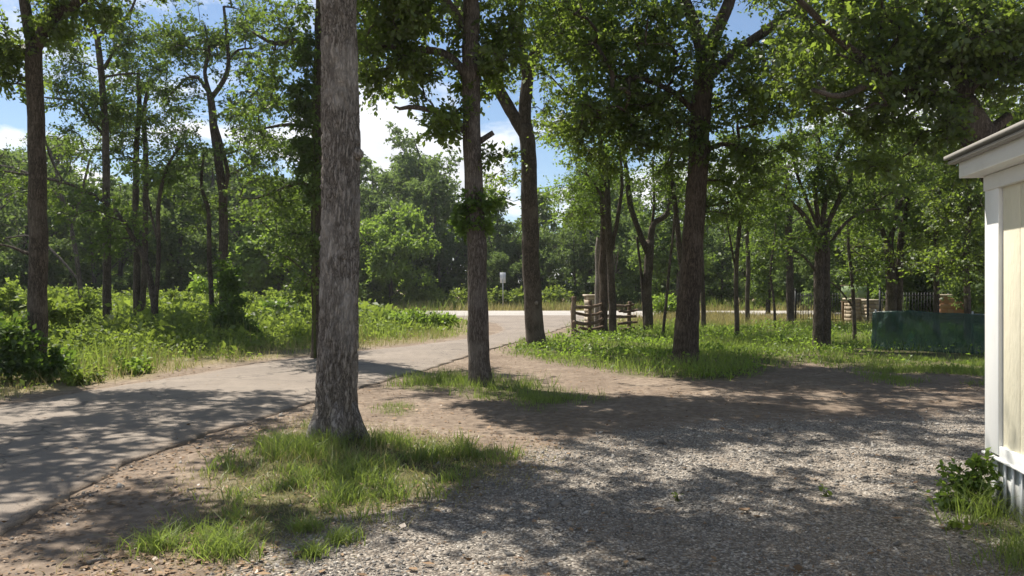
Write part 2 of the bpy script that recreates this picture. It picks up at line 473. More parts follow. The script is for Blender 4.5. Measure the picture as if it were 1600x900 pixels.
# ------------------------------------------------------------------ the lie of the land (ground plan, metres)
ROAD_R = [(-6.9, 2.2), (-3.29, 4.96), (-3.5, 7.16), (-3.12, 9.43), (-2.74, 11.05), (-2.2, 13.3), (-1.46, 16.1), (-.65, 19.7), (.55, 24.6), (1.5, 28.5), (2.5, 33), (4.3, 38.5), (8.5, 44.2)]
ROAD_R[0] = (-3.4, 1.0)
ROAD_L = [(-7.6, 1.0), (-7.4, 5.0), (-7.1, 8.6), (-6.9, 10.45), (-6.5, 12.1), (-5.9, 14.3), (-5.2, 16.8), (-3.8, 19.5), (-2.1, 22.75), (-.7, 26.3), (-.4, 31), (-1.3, 36.5), (-5.0, 44.2)]
STREET = (44.0, 54.0)
def line_pts(L, step=.12):
    p, _ = smooth_path(np.array([(a, b, 0) for a, b in L]), np.ones(len(L)), step)
    return p[:, :2]
RR = line_pts(ROAD_R); RL = line_pts(ROAD_L)
ROADPOLY = np.vstack([np.array(ROAD_R), np.array(ROAD_L)[::-1]])
gp = lambda L: [tuple(G(*p)) for p in L]
GRAVEL = gp([(300, 1000), (400, 905), (560, 835), (640, 785), (755, 752), (815, 705), (960, 678), (1200, 658), (1560, 648)]) + [(9, 9.6), (9, 0), (-1.8, 0)]
PATCH1 = gp([(215, 872), (325, 800), (320, 745), (430, 690), (500, 655), (560, 678), (700, 690), (820, 708), (780, 745), (700, 775), (600, 800), (500, 822), (420, 850), (330, 880)])
PATCH2 = gp([(590, 606), (680, 584), (760, 588), (860, 598), (945, 626), (850, 642), (760, 628), (690, 612)])
PATCH3 = gp([(570, 640), (620, 628), (655, 634), (620, 648)])
LAWN = gp([(785, 552), (840, 530), (890, 524), (900, 500), (1010, 498), (1600, 500), (1620, 600), (1400, 572), (1250, 568), (1150, 592), (1010, 588), (860, 566)])
SHADYG = gp([(1250, 570), (1330, 575), (1400, 600), (1500, 596), (1620, 612), (1620, 560), (1380, 560)])
BUILDG = gp([(1470, 800), (1520, 770), (1700, 770), (1700, 900), (1560, 900), (1520, 850)])

def road_dist(x, y): return sdist(x, y, ROADPOLY)
def left_dist(x, y):              # metres left of the driveway's left edge (negative on or right of it)
    ly = np.array(ROAD_L); xx = np.interp(y, ly[:, 1], ly[:, 0])
    return (xx - x)
def masks(x, y):
    e = (fbm2(x, y, 1.4, 4, 3) - .5) * 1.1
    e2 = (fbm2(x, y, 5., 3, 9) - .5) * .5
    gravel = sm(sdist(x, y, GRAVEL) + e * .9 + e2 * .7, -.7, .45)
    green = np.maximum.reduce([sm(sdist(x, y, PATCH1) + e * .35 + e2, -.2, .35), .75 * sm(sdist(x, y, PATCH2) + e + e2, -.2, .5),
                               .6 * sm(sdist(x, y, PATCH3) + e * .4 + e2, -.1, .3), sm(sdist(x, y, LAWN) + e + e2, -.4, .6),
                               .55 * sm(sdist(x, y, SHADYG) + e * 1.4 + e2, -.2, .8) * sm(fbm2(x, y, 1.1, 3, 5), .42, .6),
                               .8 * sm(sdist(x, y, BUILDG) + e * .4 + e2, -.15, .3)])
    ld = left_dist(x, y)
    leftg = sm(ld + e * .8 + e2, .45, 1.6) * (y < STREET[0] - .5) * (y > 6)
    green = np.maximum(green, leftg)
    dry = (y > STREET[0] - 1.5) * 1.0 * .75
    dry = np.maximum(dry, .8 * sm(y, 27, 36) * (x > 4) * sm(fbm2(x, y, .25, 3, 2), .3, .6))
    dry = np.maximum(dry, .55 * sm(ld + e, .3, 1.2) * (1 - sm(ld, 2.2, 4.2)) * (y < 40))
    return gravel, green, dry

def axis(fine0, fine1, step, lo, hi):
    a = list(np.arange(fine0, fine1 + 1e-6, step)); s = step
    while a[-1] < hi: s *= 1.22; a.append(a[-1] + s)
    s = step
    while a[0] > lo: s *= 1.22; a.insert(0, a[0] - s)
    return np.array(a)
ax = axis(-9, 10, .14, -420, 420); ay = axis(2.5, 24, .14, -60, 700)
gx, gy = np.meshgrid(ax, ay); fx = gx.ravel(); fy = gy.ravel()
mg, mgr, mdry = masks(fx, fy)
rd = road_dist(fx, fy)
gz = (fbm2(fx, fy, .9, 4, 1) - .5) * .07 + (fbm2(fx, fy, 6., 3, 4) - .5) * .018
gz = gz * sm(-rd, .0, .5) - .018 * sm(rd, -.06, .02)
gz = np.where((fy > STREET[0] - 1.0) & (fy < STREET[1] + 1.0), -.04, gz)
gz = np.where(np.hypot(fx, fy) > 120, 0, gz)
nx, ny = len(ax), len(ay)
ii = np.arange(ny - 1)[:, None] * nx + np.arange(nx - 1)[None, :]
GF = np.stack([ii, ii + 1, ii + nx + 1, ii + nx], -1).reshape(-1, 4)
ground = mk('ground', np.stack([fx, fy, gz], 1), GF, M['ground'], smooth=True, attrs={'gravel': mg, 'green': mgr, 'dry': mdry})
tag(ground, kind='structure')
def gh(x, y):                     # ground height, bilinear from the sheet
    x = np.atleast_1d(np.asarray(x, float)); y = np.atleast_1d(np.asarray(y, float))
    i = np.clip(np.searchsorted(ax, x) - 1, 0, nx - 2); j = np.clip(np.searchsorted(ay, y) - 1, 0, ny - 2)
    u = (x - ax[i]) / (ax[i + 1] - ax[i]); v = (y - ay[j]) / (ay[j + 1] - ay[j])
    Z = gz.reshape(ny, nx)
    return (Z[j, i] * (1 - u) + Z[j, i + 1] * u) * (1 - v) + (Z[j + 1, i] * (1 - u) + Z[j + 1, i + 1] * u) * v

# driveway: a slab with crumbled edges
def driveway():
    n = 300; K = 44
    def res(P):
        s = np.concatenate([[0], np.cumsum(np.linalg.norm(np.diff(P, axis=0), axis=1))]); q = np.linspace(0, s[-1], n)
        return np.stack([np.interp(q, s, P[:, 0]), np.interp(q, s, P[:, 1])], 1)
    A = res(RL); B = res(RR)
    for P, sgn, sd in ((A, -1, 3), (B, 1, 8)):
        P[:, 0] += (fbm2(P[:, 0], P[:, 1], 2.2, 4, sd) - .5) * .32 + (fbm2(P[:, 0], P[:, 1], 9., 3, sd) - .5) * .16
    t = np.linspace(0, 1, K)
    crown = .012 + .03 * (1 - (2 * t - 1) ** 2)
    V = A[:, None, :] * (1 - t)[None, :, None] + B[:, None, :] * t[None, :, None]
    Z = np.broadcast_to(crown[None, :], V.shape[:2])
    V = np.concatenate([V, Z[..., None]], -1)
    # turned-down edges
    eL = V[:, :1].copy(); eL[..., 2] = -.05; eR = V[:, -1:].copy(); eR[..., 2] = -.05
    V = np.concatenate([eL, V, eR], 1); K2 = K + 2
    i = np.arange(n - 1)[:, None] * K2 + np.arange(K2 - 1)[None, :]
    F = np.stack([i, i + 1, i + K2 + 1, i + K2], -1).reshape(-1, 4)
    wv = np.linalg.norm(A - B, axis=1)[:, None]; td = np.concatenate([[0], np.minimum(t, 1 - t), [0]])[None, :] * wv
    fv = V.reshape(-1, 3)
    ed = np.clip(1 - td.ravel() / (.18 + .55 * sm(fbm2(fv[:, 0], fv[:, 1], .8, 3, 71), .35, .7)), 0, 1)
    return mk('driveway', fv, F, M['asphalt'], attrs={'edge': ed})
tag(driveway(), kind='structure')
xs = np.linspace(-160, 160, 161)
S = Acc()
ys = [STREET[0], STREET[0] + .25, (STREET[0] + STREET[1]) / 2, STREET[1] - .25, STREET[1]]; zs = [-.05, .02, .10, .02, -.05]
V = np.array([[x, y + (.15 * math.sin(x * 1.7) if k in (0, 4) else 0), z] for x in xs for k, (y, z) in enumerate(zip(ys, zs))])
i = np.arange(160)[:, None] * 5 + np.arange(4)[None, :]
tag(mk('street', V, np.stack([i, i + 5, i + 6, i + 1], -1).reshape(-1, 4), M['street']), kind='structure')

# ------------------------------------------------------------------ trees
# places on the ground and wall that the sun reaches: crowns keep gaps there
LIT = [(*G(620, 575), 2.2, .95), (*G(500, 590), 1.6, .7), (*G(700, 545), 2.5, .9), (*G(1000, 735), .4, .6), (*G(1230, 700), .5, .6),
       (*G(660, 860), .6, .8), (*G(600, 765), .7, .9), (*G(420, 770), .6, .85), (*G(470, 720), .4, .8), (*G(330, 850), .4, .8), (*G(930, 548), 2.6, .9), (*G(1030, 560), 1.2, .8), (*G(1140, 530), 2.2, .75), (*G(1250, 548), 1.6, .6), (*G(900, 640), .35, .7), (*G(1100, 625), .5, .7), (*G(1300, 615), .5, .7), (*G(700, 650), .4, .7), (*G(1400, 590), .8, .6), (*G(1150, 470 + 30), 6, .7), (*G(830, 500), 3.5, .95), (*G(1545, 830), .5, .8), (*G(560, 500), 4, .9)]
WALL_A = np.array([3.525, 5.7]); WALL_D = np.array([-.19, -.98]); WALL_N = np.array([-.98, .19])
def lit_drop(P, rng):
    k = P[:, 2] / SUN.z
    sx = P[:, 0] - SUN.x * k; sy = P[:, 1] - SUN.y * k
    keep = np.ones(len(P), bool)
    for x, y, r, pr in LIT:
        keep &= ~((np.hypot(sx - x, sy - y) < r) & (rng.random(len(P)) < pr))
    # the sunlit wall of the house
    rel = P[:, :2] - WALL_A; dn = rel @ WALL_N; sn = SUN.x * WALL_N[0] + SUN.y * WALL_N[1]
    tt = dn / sn; hit = P[:, 2] - SUN.z * tt
    al = (P[:, :2] - np.array([SUN.x, SUN.y])[None] * tt[:, None] - WALL_A) @ WALL_D
    keep &= ~((tt > 0) & (hit > -.1) & (hit < 2.6) & (al > -.3) & (al < 1.9))
    return keep
def in_view(P):
    x = P[:, 0] / np.maximum(P[:, 1], .1) * FPX; z = (P[:, 2] - EYE) / np.maximum(P[:, 1], .1) * FPX
    return (P[:, 1] > 0) & (abs(x) < 830) & (z < 470)

def branches(stems, targets, rng, rtip=.006, rk=.0075, wob=.13, zmin=1.5):
    """connect leaf clusters to the stems; returns chains of (points, radii)"""
    nodes = []; nr = []
    for P, R in stems:
        sel = P[:, 2] > zmin
        nodes.append(P[sel]); nr.append(R[sel])
    N = np.concatenate(nodes); NR = np.concatenate(nr)
    own = np.full(len(N), -1); pos = np.zeros(len(N), int)
    if len(N) == 0 or len(targets) == 0: return []
    d0 = np.array([np.min(np.linalg.norm(N - t, axis=1)) for t in targets])
    order = np.argsort(d0)
    chains = []; kids = []
    cap = len(N) + len(targets) * 7
    NN = np.zeros((cap, 3)); NN[:len(N)] = N; OW = np.full(cap, -1); OW[:len(N)] = own; PO = np.zeros(cap, int); RA = np.zeros(cap); RA[:len(N)] = NR
    cnt = len(N)
    for ti in order:
        t = targets[ti]
        dv = t - NN[:cnt]
        dist = np.linalg.norm(dv, axis=1)
        pen = dist + .6 * np.maximum(0, -dv[:, 2]) + .25 * np.abs(dv[:, 2]) * (OW[:cnt] < 0)
        j = int(np.argmin(pen)); a = NN[j].copy(); L = dist[j]
        n = int(np.clip(L / .28, 2, 6))
        s = np.linspace(0, 1, n + 1)[:, None]
        P = a + (t - a) * s
        bow = rng.normal(size=3) * L * wob; bow[2] += L * .10
        P += np.sin(s * math.pi) * bow + rng.normal(size=P.shape) * L * .03 * np.sin(s * math.pi)
        ci = len(chains)
        chains.append([P, j if OW[j] < 0 else None, (int(OW[j]), int(PO[j])), RA[j] if OW[j] < 0 else None])
        kids.append([])
        if OW[j] >= 0: kids[OW[j]].append((ci, int(PO[j])))
        m = n
        NN[cnt:cnt + m] = P[1:]; OW[cnt:cnt + m] = ci; PO[cnt:cnt + m] = np.arange(1, n + 1); cnt += m
    tot = np.ones(len(chains))
    for ci in range(len(chains) - 1, -1, -1):
        for k, _ in kids[ci]: tot[ci] += tot[k]
    out = []
    for ci, (P, j, par, rp) in enumerate(chains):
        n = len(P); load = np.ones(n)
        for k, p in kids[ci]: load[:p + 1] += tot[k]
        R = np.maximum(rtip, rk * np.sqrt(load))
        R[-1] = rtip * .6
        if rp is not None: R = np.minimum(R, rp * .75)
        out.append((P, R))
    return out

def sample_blobs(blobs, rng, spread=1., hole=0):
    pts = []
    for c, r, n in blobs:
        u = rng.normal(size=(n, 3)); u /= np.linalg.norm(u, axis=1)[:, None]
        rad = rng.random(n) ** (1 / 2.2)
        pts.append(np.asarray(c) + u * rad[:, None] * np.asarray(r) * spread)
    pts = np.concatenate(pts)
    if hole:
        s = 1.0 / hole
        f = fbm(pts * s + 40, 2)
        pts = pts[(f > .40) | (rng.random(len(pts)) < .12)]
    return pts

def build_tree(name, label, cat, stems, blobs, leaf='leaf_oak', bark='bark_dark', size=.09, per=110, sig=.30, group=None, seed=1, sides=14,
               litmask=True, rough=.10, ridge=0, step=.16, parent_parts=('trunk', 'crown'), rtip=.006, rk=.0075, zmin=1.2, dead=None, base=None, fine=False, spread=1.0, hole=0, twigs=True):
    rng = np.random.default_rng(seed)
    S = []
    for k, st in enumerate(stems):
        P = np.array([s[:3] for s in st], float); R = np.array([s[3] for s in st], float)
        P, R = smooth_path(P, R, .032 if (fine and k == 0) else step)
        if k or not fine:
            amp = np.minimum(R * .35, .05)[:, None]
            P = P + (np.stack([fbm(P * 1.3 + 5 * seed, 3), fbm(P * 1.3 + 31 + seed, 3), np.full(len(P), .5)], 1) - .5) * 2 * amp
        S.append((P, R))
    loc = np.array([S[0][0][0][0], S[0][0][0][1], 0.]) if base is None else np.array(base, float)
    root = thing(name, loc, label, cat, group)
    A = Acc()
    for k, (P, R) in enumerate(S):
        sd = (112 if fine and k == 0 else max(6, int(sides * (1 if k == 0 else .7)) // 2 * 2))
        V, F = tube(P, R, sd, rough, 2.5, True, ridge if k == 0 else 0)
        A.add(V - loc, F)
    tg = sample_blobs(blobs, rng, spread, hole) if blobs else np.zeros((0, 3))
    if litmask and len(tg):
        k = lit_drop(tg, rng) | in_view(tg) & (rng.random(len(tg)) < .55)
        tg = tg[k]
    ch = branches(S, tg, rng, rtip, rk, zmin=zmin)
    for P, R in ch:
        V, F = tube(P, R, 4 if R[0] < .012 else 6, 0, cap=False)
        A.add(V - loc, F)
    if dead:
        for d in dead:
            P = np.array([q[:3] for q in d]); R = np.array([q[3] for q in d]); P, R = smooth_path(P, R, .12)
            V, F = tube(P, R, 6, .1, 6); A.add(V - loc, F)
    if len(ch):
        pl = []; tl = []; ol = []; tb = []; te = []
        for (P, R) in ch:
            m = max(4, int(per * rng.uniform(.6, 1.4)))
            nt = max(2, m // 11)
            dn = P[-1] - P[-2]; dn = dn / (np.linalg.norm(dn) + 1e-9)
            s = 1 - .45 * rng.random(nt) ** 1.6; k = s * (len(P) - 1); i0 = np.minimum(k.astype(int), len(P) - 2); f = (k - i0)[:, None]
            b0 = P[i0] * (1 - f) + P[i0 + 1] * f
            dd = rng.normal(size=(nt, 3)) * np.array([1, 1, .55]) + dn * .7; dd /= np.linalg.norm(dd, axis=1)[:, None]
            Lt = sig * rng.uniform(.7, 1.9, nt)
            tb.append(b0); te.append(b0 + dd * Lt[:, None])
            w = rng.integers(0, nt, m); t = rng.uniform(.12, 1.06, m)
            q = b0[w] + dd[w] * (Lt[w] * t)[:, None] + rng.normal(size=(m, 3)) * size * .38
            q[:, 2] -= .12 * (Lt[w] * t) ** 2
            pl.append(q)
            tl.append(np.clip(rng.normal(.5 + .22 * rng.normal(), .18, m), 0, 1))
            ol.append(dd[w] * 1.2)
        Pn = np.concatenate(pl); tn = np.concatenate(tl); on = np.concatenate(ol)
        if twigs:
            tb = np.concatenate(tb); te = np.concatenate(te); n_ = len(tb)
            dv = te - tb; dv /= np.linalg.norm(dv, axis=1)[:, None] + 1e-9
            s1 = np.cross(dv, np.array([.3, .5, .8])); s1 /= np.linalg.norm(s1, axis=1)[:, None] + 1e-9; s2 = np.cross(dv, s1)
            rw = .0042
            ring = [s1 * rw, (-.5 * s1 + .87 * s2) * rw, (-.5 * s1 - .87 * s2) * rw]
            Vt = np.stack([tb + r_ for r_ in ring] + [te + r_ * .4 for r_ in ring], 1).reshape(-1, 3)
            it = np.arange(n_)[:, None, None] * 6 + np.array([[0, 1, 4, 3], [1, 2, 5, 4], [2, 0, 3, 5]])[None]
            A.add(Vt - loc, it.reshape(-1, 4))
        g = Pn[:, 2] > .03
        V, F = leaf_quads(Pn[g], size, .7, .58, rng, on[g])
        mk(parent_parts[1], V - loc, F, M[leaf], root, tint=tn[g])
    V, F = A.get()
    mk(parent_parts[0], V, F, M[bark], root, smooth=True)
    return root
def st(d, *pts, dz=None):         # stem from pixels: (px, py, radius[, depth])
    return [(*W(p[0], p[1], p[3] if len(p) > 3 else d), p[2]) for p in pts]
def bl(d, *items):                # leaf blobs from pixels: (px, py, rx, ry, rdepth, n[, depth])
    out = []
    for it in items:
        dd = it[6] if len(it) > 6 else d
        s = dd / FPX
        out.append((W(it[0], it[1], dd), (it[2] * s, it[4], it[3] * s), it[5]))
    return out

D = 8.06
t1 = build_tree('oak_tree', 'thick grey-barked oak trunk standing in the grass patch nearest the camera', 'tree',
    [st(D, (527, 718, .35), (528, 700, .28), (528, 684, .25), (527, 660, .236), (526, 610, .219), (529, 520, .206), (531, 400, .204), (533, 250, .200), (531, 120, .196), (529, 0, .19), (535, -150, .17), (545, -320, .14), (540, -560, .09), (545, -800, .05)),
     *[[(*(np.array([-1.815, 8.06, .42]) + .10 * np.array([math.cos(a_), math.sin(a_), 0])), .10), (*(np.array([-1.815, 8.06, .14]) + .23 * np.array([math.cos(a_), math.sin(a_), 0])), .085), (*(np.array([-1.815, 8.06, -.03]) + r_ * np.array([math.cos(a_), math.sin(a_), 0])), .05), (*(np.array([-1.815, 8.06, -.12]) + (r_ + .2) * np.array([math.cos(a_), math.sin(a_), 0])), .03)] for a_, r_ in ((-2.6, .33), (-1.3, .30), (-.2, .36), (.9, .34), (2.5, .32))],
     st(D, (540, -180, .11), (610, -290, .09), (700, -380, .06, 7.6), (800, -430, .04, 7.2)),
     st(D, (530, -140, .11), (450, -250, .09), (360, -330, .06, 8.6), (260, -380, .04, 9.2)),
     st(D, (540, -250, .10), (560, -330, .08, 7.0), (600, -420, .05, 5.8), (640, -600, .03, 5.2))],
    bl(D, (540, -480, 360, 170, 2.8, 130), (800, -420, 220, 120, 2.4, 100, 7.4), (330, -430, 220, 120, 2.2, 80, 9), (180, -400, 170, 100, 1.8, 60, 9.4), (640, -560, 320, 140, 2.2, 110, 5.6), (540, -760, 280, 150, 2.4, 60)),
    'leaf_oak', 'bark_grey', .10, 92, .25, hole=.55, seed=5, ridge=.026, rough=.06, fine=True, zmin=5.5)

def knob(name, px, py, d, out, r, parent, seed):
    c = W(px, py, d) - np.array(parent.location); o_ = np.array(out, float) / np.linalg.norm(out)
    P = np.array([c - o_ * r * 1.2, c - o_ * r * .3, c + o_ * r * .4, c + o_ * r * .85, c + o_ * r]); R = np.array([r * 1.2, r * 1.0, r * .9, r * .5, r * .08])
    V, F = tube(*smooth_path(P, R, r * .25), 16, .22, 1.2 / r * .5); return mk(name, V, F, M['bark_grey'], parent, smooth=True)
knob('burl', 557, 241, 8.0, (1, -.35, -.05), .075, t1, 1)
knob('burl', 557, 222, 8.0, (1, -.5, .2), .035, t1, 2)
knob('branch_stub', 504, 373, 8.0, (-1, -.4, .25), .04, t1, 3)
knob('branch_stub', 505, 292, 8.0, (-1, -.5, .2), .035, t1, 4)
knob('knot', 518, 647, 7.9, (-.25, -1, 0), .045, t1, 5)
knob('knot', 536, 402, 7.9, (0, -1, .1), .03, t1, 6)
D = 12.9
build_tree('oak_tree', 'slim leaning oak with a broken dead limb on its left, beside the driveway edge', 'tree',
    [st(D, (754, 618, .27), (753, 598, .205), (750, 560, .178), (746, 450, .165), (741, 300, .157), (736, 150, .150), (733, 20, .138), (738, -150, .11), (748, -330, .07), (750, -480, .04)),
     st(D, (729, 205, .075), (712, 192, .062), (690, 178, .055), (668, 171, .045), (640, 167, .038), (624, 170, .03), (616, 166, .012)),
     st(D, (735, 125, .085), (712, 98, .075), (690, 82, .07), (650, 76, .055), (600, 72, .035, 12.5)),
     st(D, (734, 60, .09), (712, 25, .08), (690, -10, .07), (660, -60, .05, 12.2)),
     st(D, (743, 225, .06), (757, 216, .05), (771, 207, .045)),
     st(D, (735, -40, .08), (770, -90, .06, 12.5), (820, -140, .04, 12))],
    bl(D, (640, 45, 105, 65, 1.5, 74), (590, 90, 60, 55, 1.2, 34), (655, 120, 60, 28, .9, 16), (705, 195, 36, 26, .6, 11), (690, -70, 170, 75, 2.2, 90), (770, 70, 55, 65, 1.2, 30),
       (820, -90, 130, 65, 2.0, 60), (742, 130, 22, 50, .4, 7), (800, -220, 190, 90, 2.4, 60), (670, -230, 170, 80, 2.2, 56), (775, 250, 20, 30, .4, 3), (600, -20, 80, 55, 1.4, 30), (770, -180, 190, 75, 2.2, 80, 14.8), (640, -230, 150, 70, 1.6, 40, 12.2), (900, -260, 130, 70, 1.6, 36, 12.6)),
    'leaf_oak', 'bark_mid', .086, 112, .26, hole=.5, seed=7, step=.12, rough=.12, sides=20, zmin=2.6)

D = 20.8
t3 = build_tree('oak_tree', 'dark oak forking in two above, at the driveway bend left of the rail fence', 'tree',
    [st(D, (839, 553, .38), (838, 543, .31), (836, 515, .255), (832, 450, .232), (828, 350, .222), (826, 250, .216), (820, 195, .21)),
     st(D, (822, 215, .17), (795, 165, .165), (770, 125, .155), (745, 75, .14), (722, 20, .12), (700, -50, .09), (690, -140, .05)),
     st(D, (820, 200, .18), (824, 125, .16), (840, 78, .14), (865, 48, .12), (905, 26, .09), (950, -20, .06)),
     st(D, (825, 130, .12), (812, 60, .10), (820, -30, .08), (830, -150, .05))],
    bl(D, (800, 20, 80, 60, 1.8, 60), (880, 50, 70, 60, 1.7, 64), (860, 150, 45, 60, 1.2, 28), (750, -60, 120, 50, 2.0, 40), (900, -60, 120, 60, 2., 40), (790, 285, 25, 40, .8, 10), (780, 100, 40, 40, 1., 16), (850, -150, 170, 60, 2.6, 60)),
    'leaf_oak', 'bark_dark', .092, 125, .35, hole=.9, spread=1.15, seed=12, rough=.10, sides=18, zmin=4)
knob('knot', 838, 473, 20.6, (.3, -1, .2), .06, t3, 7)

D = 16.4
build_tree('oak_tree', 'broad dark oak with a flared base standing in the weeds right of the rail fence', 'tree',
    [st(D, (1066, 580, .42), (1068, 566, .325), (1070, 545, .275), (1075, 480, .24), (1082, 380, .226), (1092, 250, .216), (1099, 130, .205), (1104, 75, .19)),
     st(D, (1102, 100, .14), (1087, 45, .13), (1070, 0, .11), (1045, -80, .08), (1020, -170, .05)),
     st(D, (1104, 85, .16), (1128, 30, .14), (1147, -20, .12), (1170, -110, .07)),
     st(D, (1101, 125, .12), (1150, 82, .11), (1200, 45, .095), (1245, 12, .08), (1310, -30, .05, 15.6)),
     st(D, (1098, 190, .07), (1060, 150, .06), (1010, 125, .05, 16), (960, 120, .035, 15.6)),
     st(D, (1096, 240, .06), (1130, 225, .05), (1175, 235, .035, 16))],
    bl(D, (950, 90, 95, 95, 1.8, 92), (1030, 60, 80, 80, 1.7, 64), (1100, 150, 75, 80, 1.4, 62), (985, 175, 75, 50, 1.2, 36), (1180, 262, 52, 42, 1.0, 34), (1185, 130, 70, 70, 1.4, 48), (1270, 60, 90, 70, 1.8, 66),
       (1090, -80, 200, 60, 2.4, 70), (930, 0, 100, 60, 1.8, 44), (1260, -80, 140, 60, 2.2, 40), (1100, -200, 260, 80, 3.2, 90), (1130, 250, 40, 40, .8, 12), (1050, 215, 40, 50, .8, 14), (920, -150, 170, 75, 2.2, 80, 15.5), (905, 190, 50, 45, 1.2, 22), (960, 240, 40, 30, .9, 12), (1140, 330, 40, 30, .8, 10)),
    'leaf_oak', 'bark_brown', .09, 122, .33, hole=.55, spread=1.18, seed=21, rough=.10, sides=20, zmin=3.2)

D = 12.0
build_tree('oak_tree', 'big spreading oak whose trunk rises behind the cream house roof', 'tree',
    [st(D, (1650, 620, .42), (1645, 560, .34), (1615, 400, .31), (1575, 290, .29), (1540, 230, .26), (1515, 192, .245), (1497, 160, .235)),
     st(D, (1503, 172, .15), (1465, 150, .125), (1420, 140, .10), (1370, 108, .08, 11.8), (1320, 70, .06, 11.6), (1275, 25, .045, 11.4), (1235, -10, .035, 10.8), (1190, -35, .018, 10.6)),
     st(D, (1500, 170, .17), (1506, 135, .16), (1545, 108, .14), (1600, 98, .12), (1680, 80, .08)),
     st(D, (1530, 222, .10), (1552, 202, .085), (1577, 181, .075)),
     st(D, (1505, 140, .12), (1490, 70, .10), (1470, -10, .08), (1450, -120, .05)),
     st(D, (1380, 112, .06), (1350, 135, .05, 11.4), (1310, 150, .04, 11.2), (1270, 140, .03, 11))],
    bl(D, (1440, 60, 110, 60, 1.3, 84), (1340, 40, 90, 60, 1.3, 66), (1545, 50, 90, 60, 1.3, 60), (1330, 145, 70, 40, .9, 36), (1425, 190, 60, 45, .8, 34), (1480, 100, 60, 50, .9, 34), (1575, 140, 50, 30, .8, 16), (1570, 200, 40, 30, 1., 16, 14), (1520, 240, 30, 40, .8, 12, 13.5),
       (1490, -90, 240, 60, 2.2, 60), (1300, -70, 120, 60, 1.7, 36), (1250, 110, 40, 40, .7, 18), (1380, 245, 30, 30, .5, 8), (1650, 40, 60, 90, 1.4, 22)),
    'leaf_oak', 'bark_dark', .085, 105, .26, hole=.55, spread=1.2, seed=33, rough=.12, sides=18, zmin=3.4)

D = 13.8
build_tree('oak_tree', 'leftmost tall dark trunk forking near the top of the picture', 'tree',
    [st(D, (60, 612, .24), (59, 595, .19), (57, 560, .168), (57, 450, .156), (60, 330, .152), (57, 200, .142), (55, 75, .132)),
     st(D, (56, 95, .10), (43, 30, .095), (34, -30, .08), (15, -130, .05)),
     st(D, (55, 80, .11), (78, 32, .10), (112, 8, .09), (160, -25, .07), (240, -80, .05)),
     st(D, (59, 400, .035), (40, 395, .03), (15, 385, .024), (-30, 378, .015))],
    bl(D, (115, 15, 55, 28, .9, 18), (25, 70, 30, 35, .7, 10), (-10, 100, 45, 45, .9, 18), (20, -120, 150, 70, 2., 50), (190, -80, 120, 50, 1.6, 40), (90, -200, 190, 80, 2.2, 46), (-120, 0, 80, 100, 1.6, 26), (90, 45, 35, 22, .6, 8)),
    'leaf_oak', 'bark_dark', .09, 105, .28, hole=.7, seed=44, rough=.10, sides=16, zmin=3.5)

build_tree('oak_tree', 'oak outside the left edge whose boughs shade the driveway', 'tree',
    [[(-10.2, 9.6, -.1, .3), (-10.2, 9.6, .3, .22), (-10.0, 9.5, 3, .19), (-9.7, 9.3, 6, .15), (-9.3, 9.2, 9.5, .05)],
     [(-10.0, 9.5, 4, .1), (-9.0, 9.6, 5.2, .08), (-7.6, 9.8, 6.1, .05)], [(-9.9, 9.4, 4.6, .1), (-9.2, 8.3, 5.8, .07), (-8.0, 7.4, 6.4, .04)]],
    [((-9.3, 9.3, 8.2), (2.8, 2.8, 1.7), 110), ((-7.6, 10.2, 6.8), (1.9, 2.2, .9), 70), ((-8.0, 7.6, 6.8), (1.8, 1.8, .9), 60), ((-7.2, 11.3, 7.2), (2.2, 1.8, .9), 90), ((-6.0, 9.0, 7.4), (1.8, 1.6, .8), 60)],
    'leaf_oak', 'bark_dark', .10, 80, .28, hole=.9, seed=51, zmin=4)

D = 24.
build_tree('elm_tree', 'slender tree with a thin upright trunk, first right of the leftmost dark trunk', 'tree',
    [st(D, (168, 545, .17), (168, 520, .135), (166, 400, .118), (166, 280, .108), (164, 190, .10), (158, 110, .092), (152, 58, .085)),
     st(D, (152, 62, .06), (142, 48, .055), (122, 42, .045), (98, 36, .03)), st(D, (152, 60, .07), (172, 40, .06), (200, 24, .045), (215, -10, .03)),
     st(D, (162, 108, .06), (172, 90, .05), (180, 76, .045), (206, 66, .03)), st(D, (164, 215, .05), (145, 190, .045), (120, 160, .04), (70, 152, .025)),
     st(D, (152, 60, .05), (140, 20, .045), (125, -30, .03)), st(D, (165, 120, .04), (190, 116, .035), (215, 115, .02))],
    bl(D, (120, 20, 60, 35, 1.3, 22), (195, 45, 45, 35, 1.1, 22), (110, 120, 45, 35, 1.1, 20), (210, 90, 32, 30, .9, 16), (130, 165, 50, 35, 1.1, 22), (170, -60, 110, 50, 2.2, 34), (175, 180, 30, 45, .8, 12), (95, 60, 35, 30, 1., 8), (110, 210, 40, 30, .8, 10)),
    'leaf_elm', 'bark_dark', .085, 145, .42, hole=.6, spread=1.2, seed=60, sides=12, zmin=4)
D = 26.
build_tree('elm_tree', 'pair of close dark trunks from one root in the left undergrowth', 'tree',
    [st(D, (216, 540, .16), (214, 510, .125), (213, 400, .11), (212, 300, .10), (214, 220, .09), (218, 160, .075), (216, 110, .05)),
     st(D, (219, 530, .12), (224, 450, .105), (227, 330, .095), (228, 240, .09), (225, 180, .075), (235, 120, .04))],
    bl(D, (215, 140, 35, 30, 1.2, 18), (190, 195, 40, 35, 1.3, 20), (255, 200, 40, 40, 1.3, 22), (180, 250, 30, 40, 1., 16), (260, 270, 40, 40, 1.2, 18), (235, 90, 40, 30, 1.2, 12), (190, 330, 25, 40, .8, 12)),
    'leaf_elm', 'bark_dark', .09, 145, .42, hole=.6, spread=1.2, seed=61, sides=12, zmin=3)
D = 22.
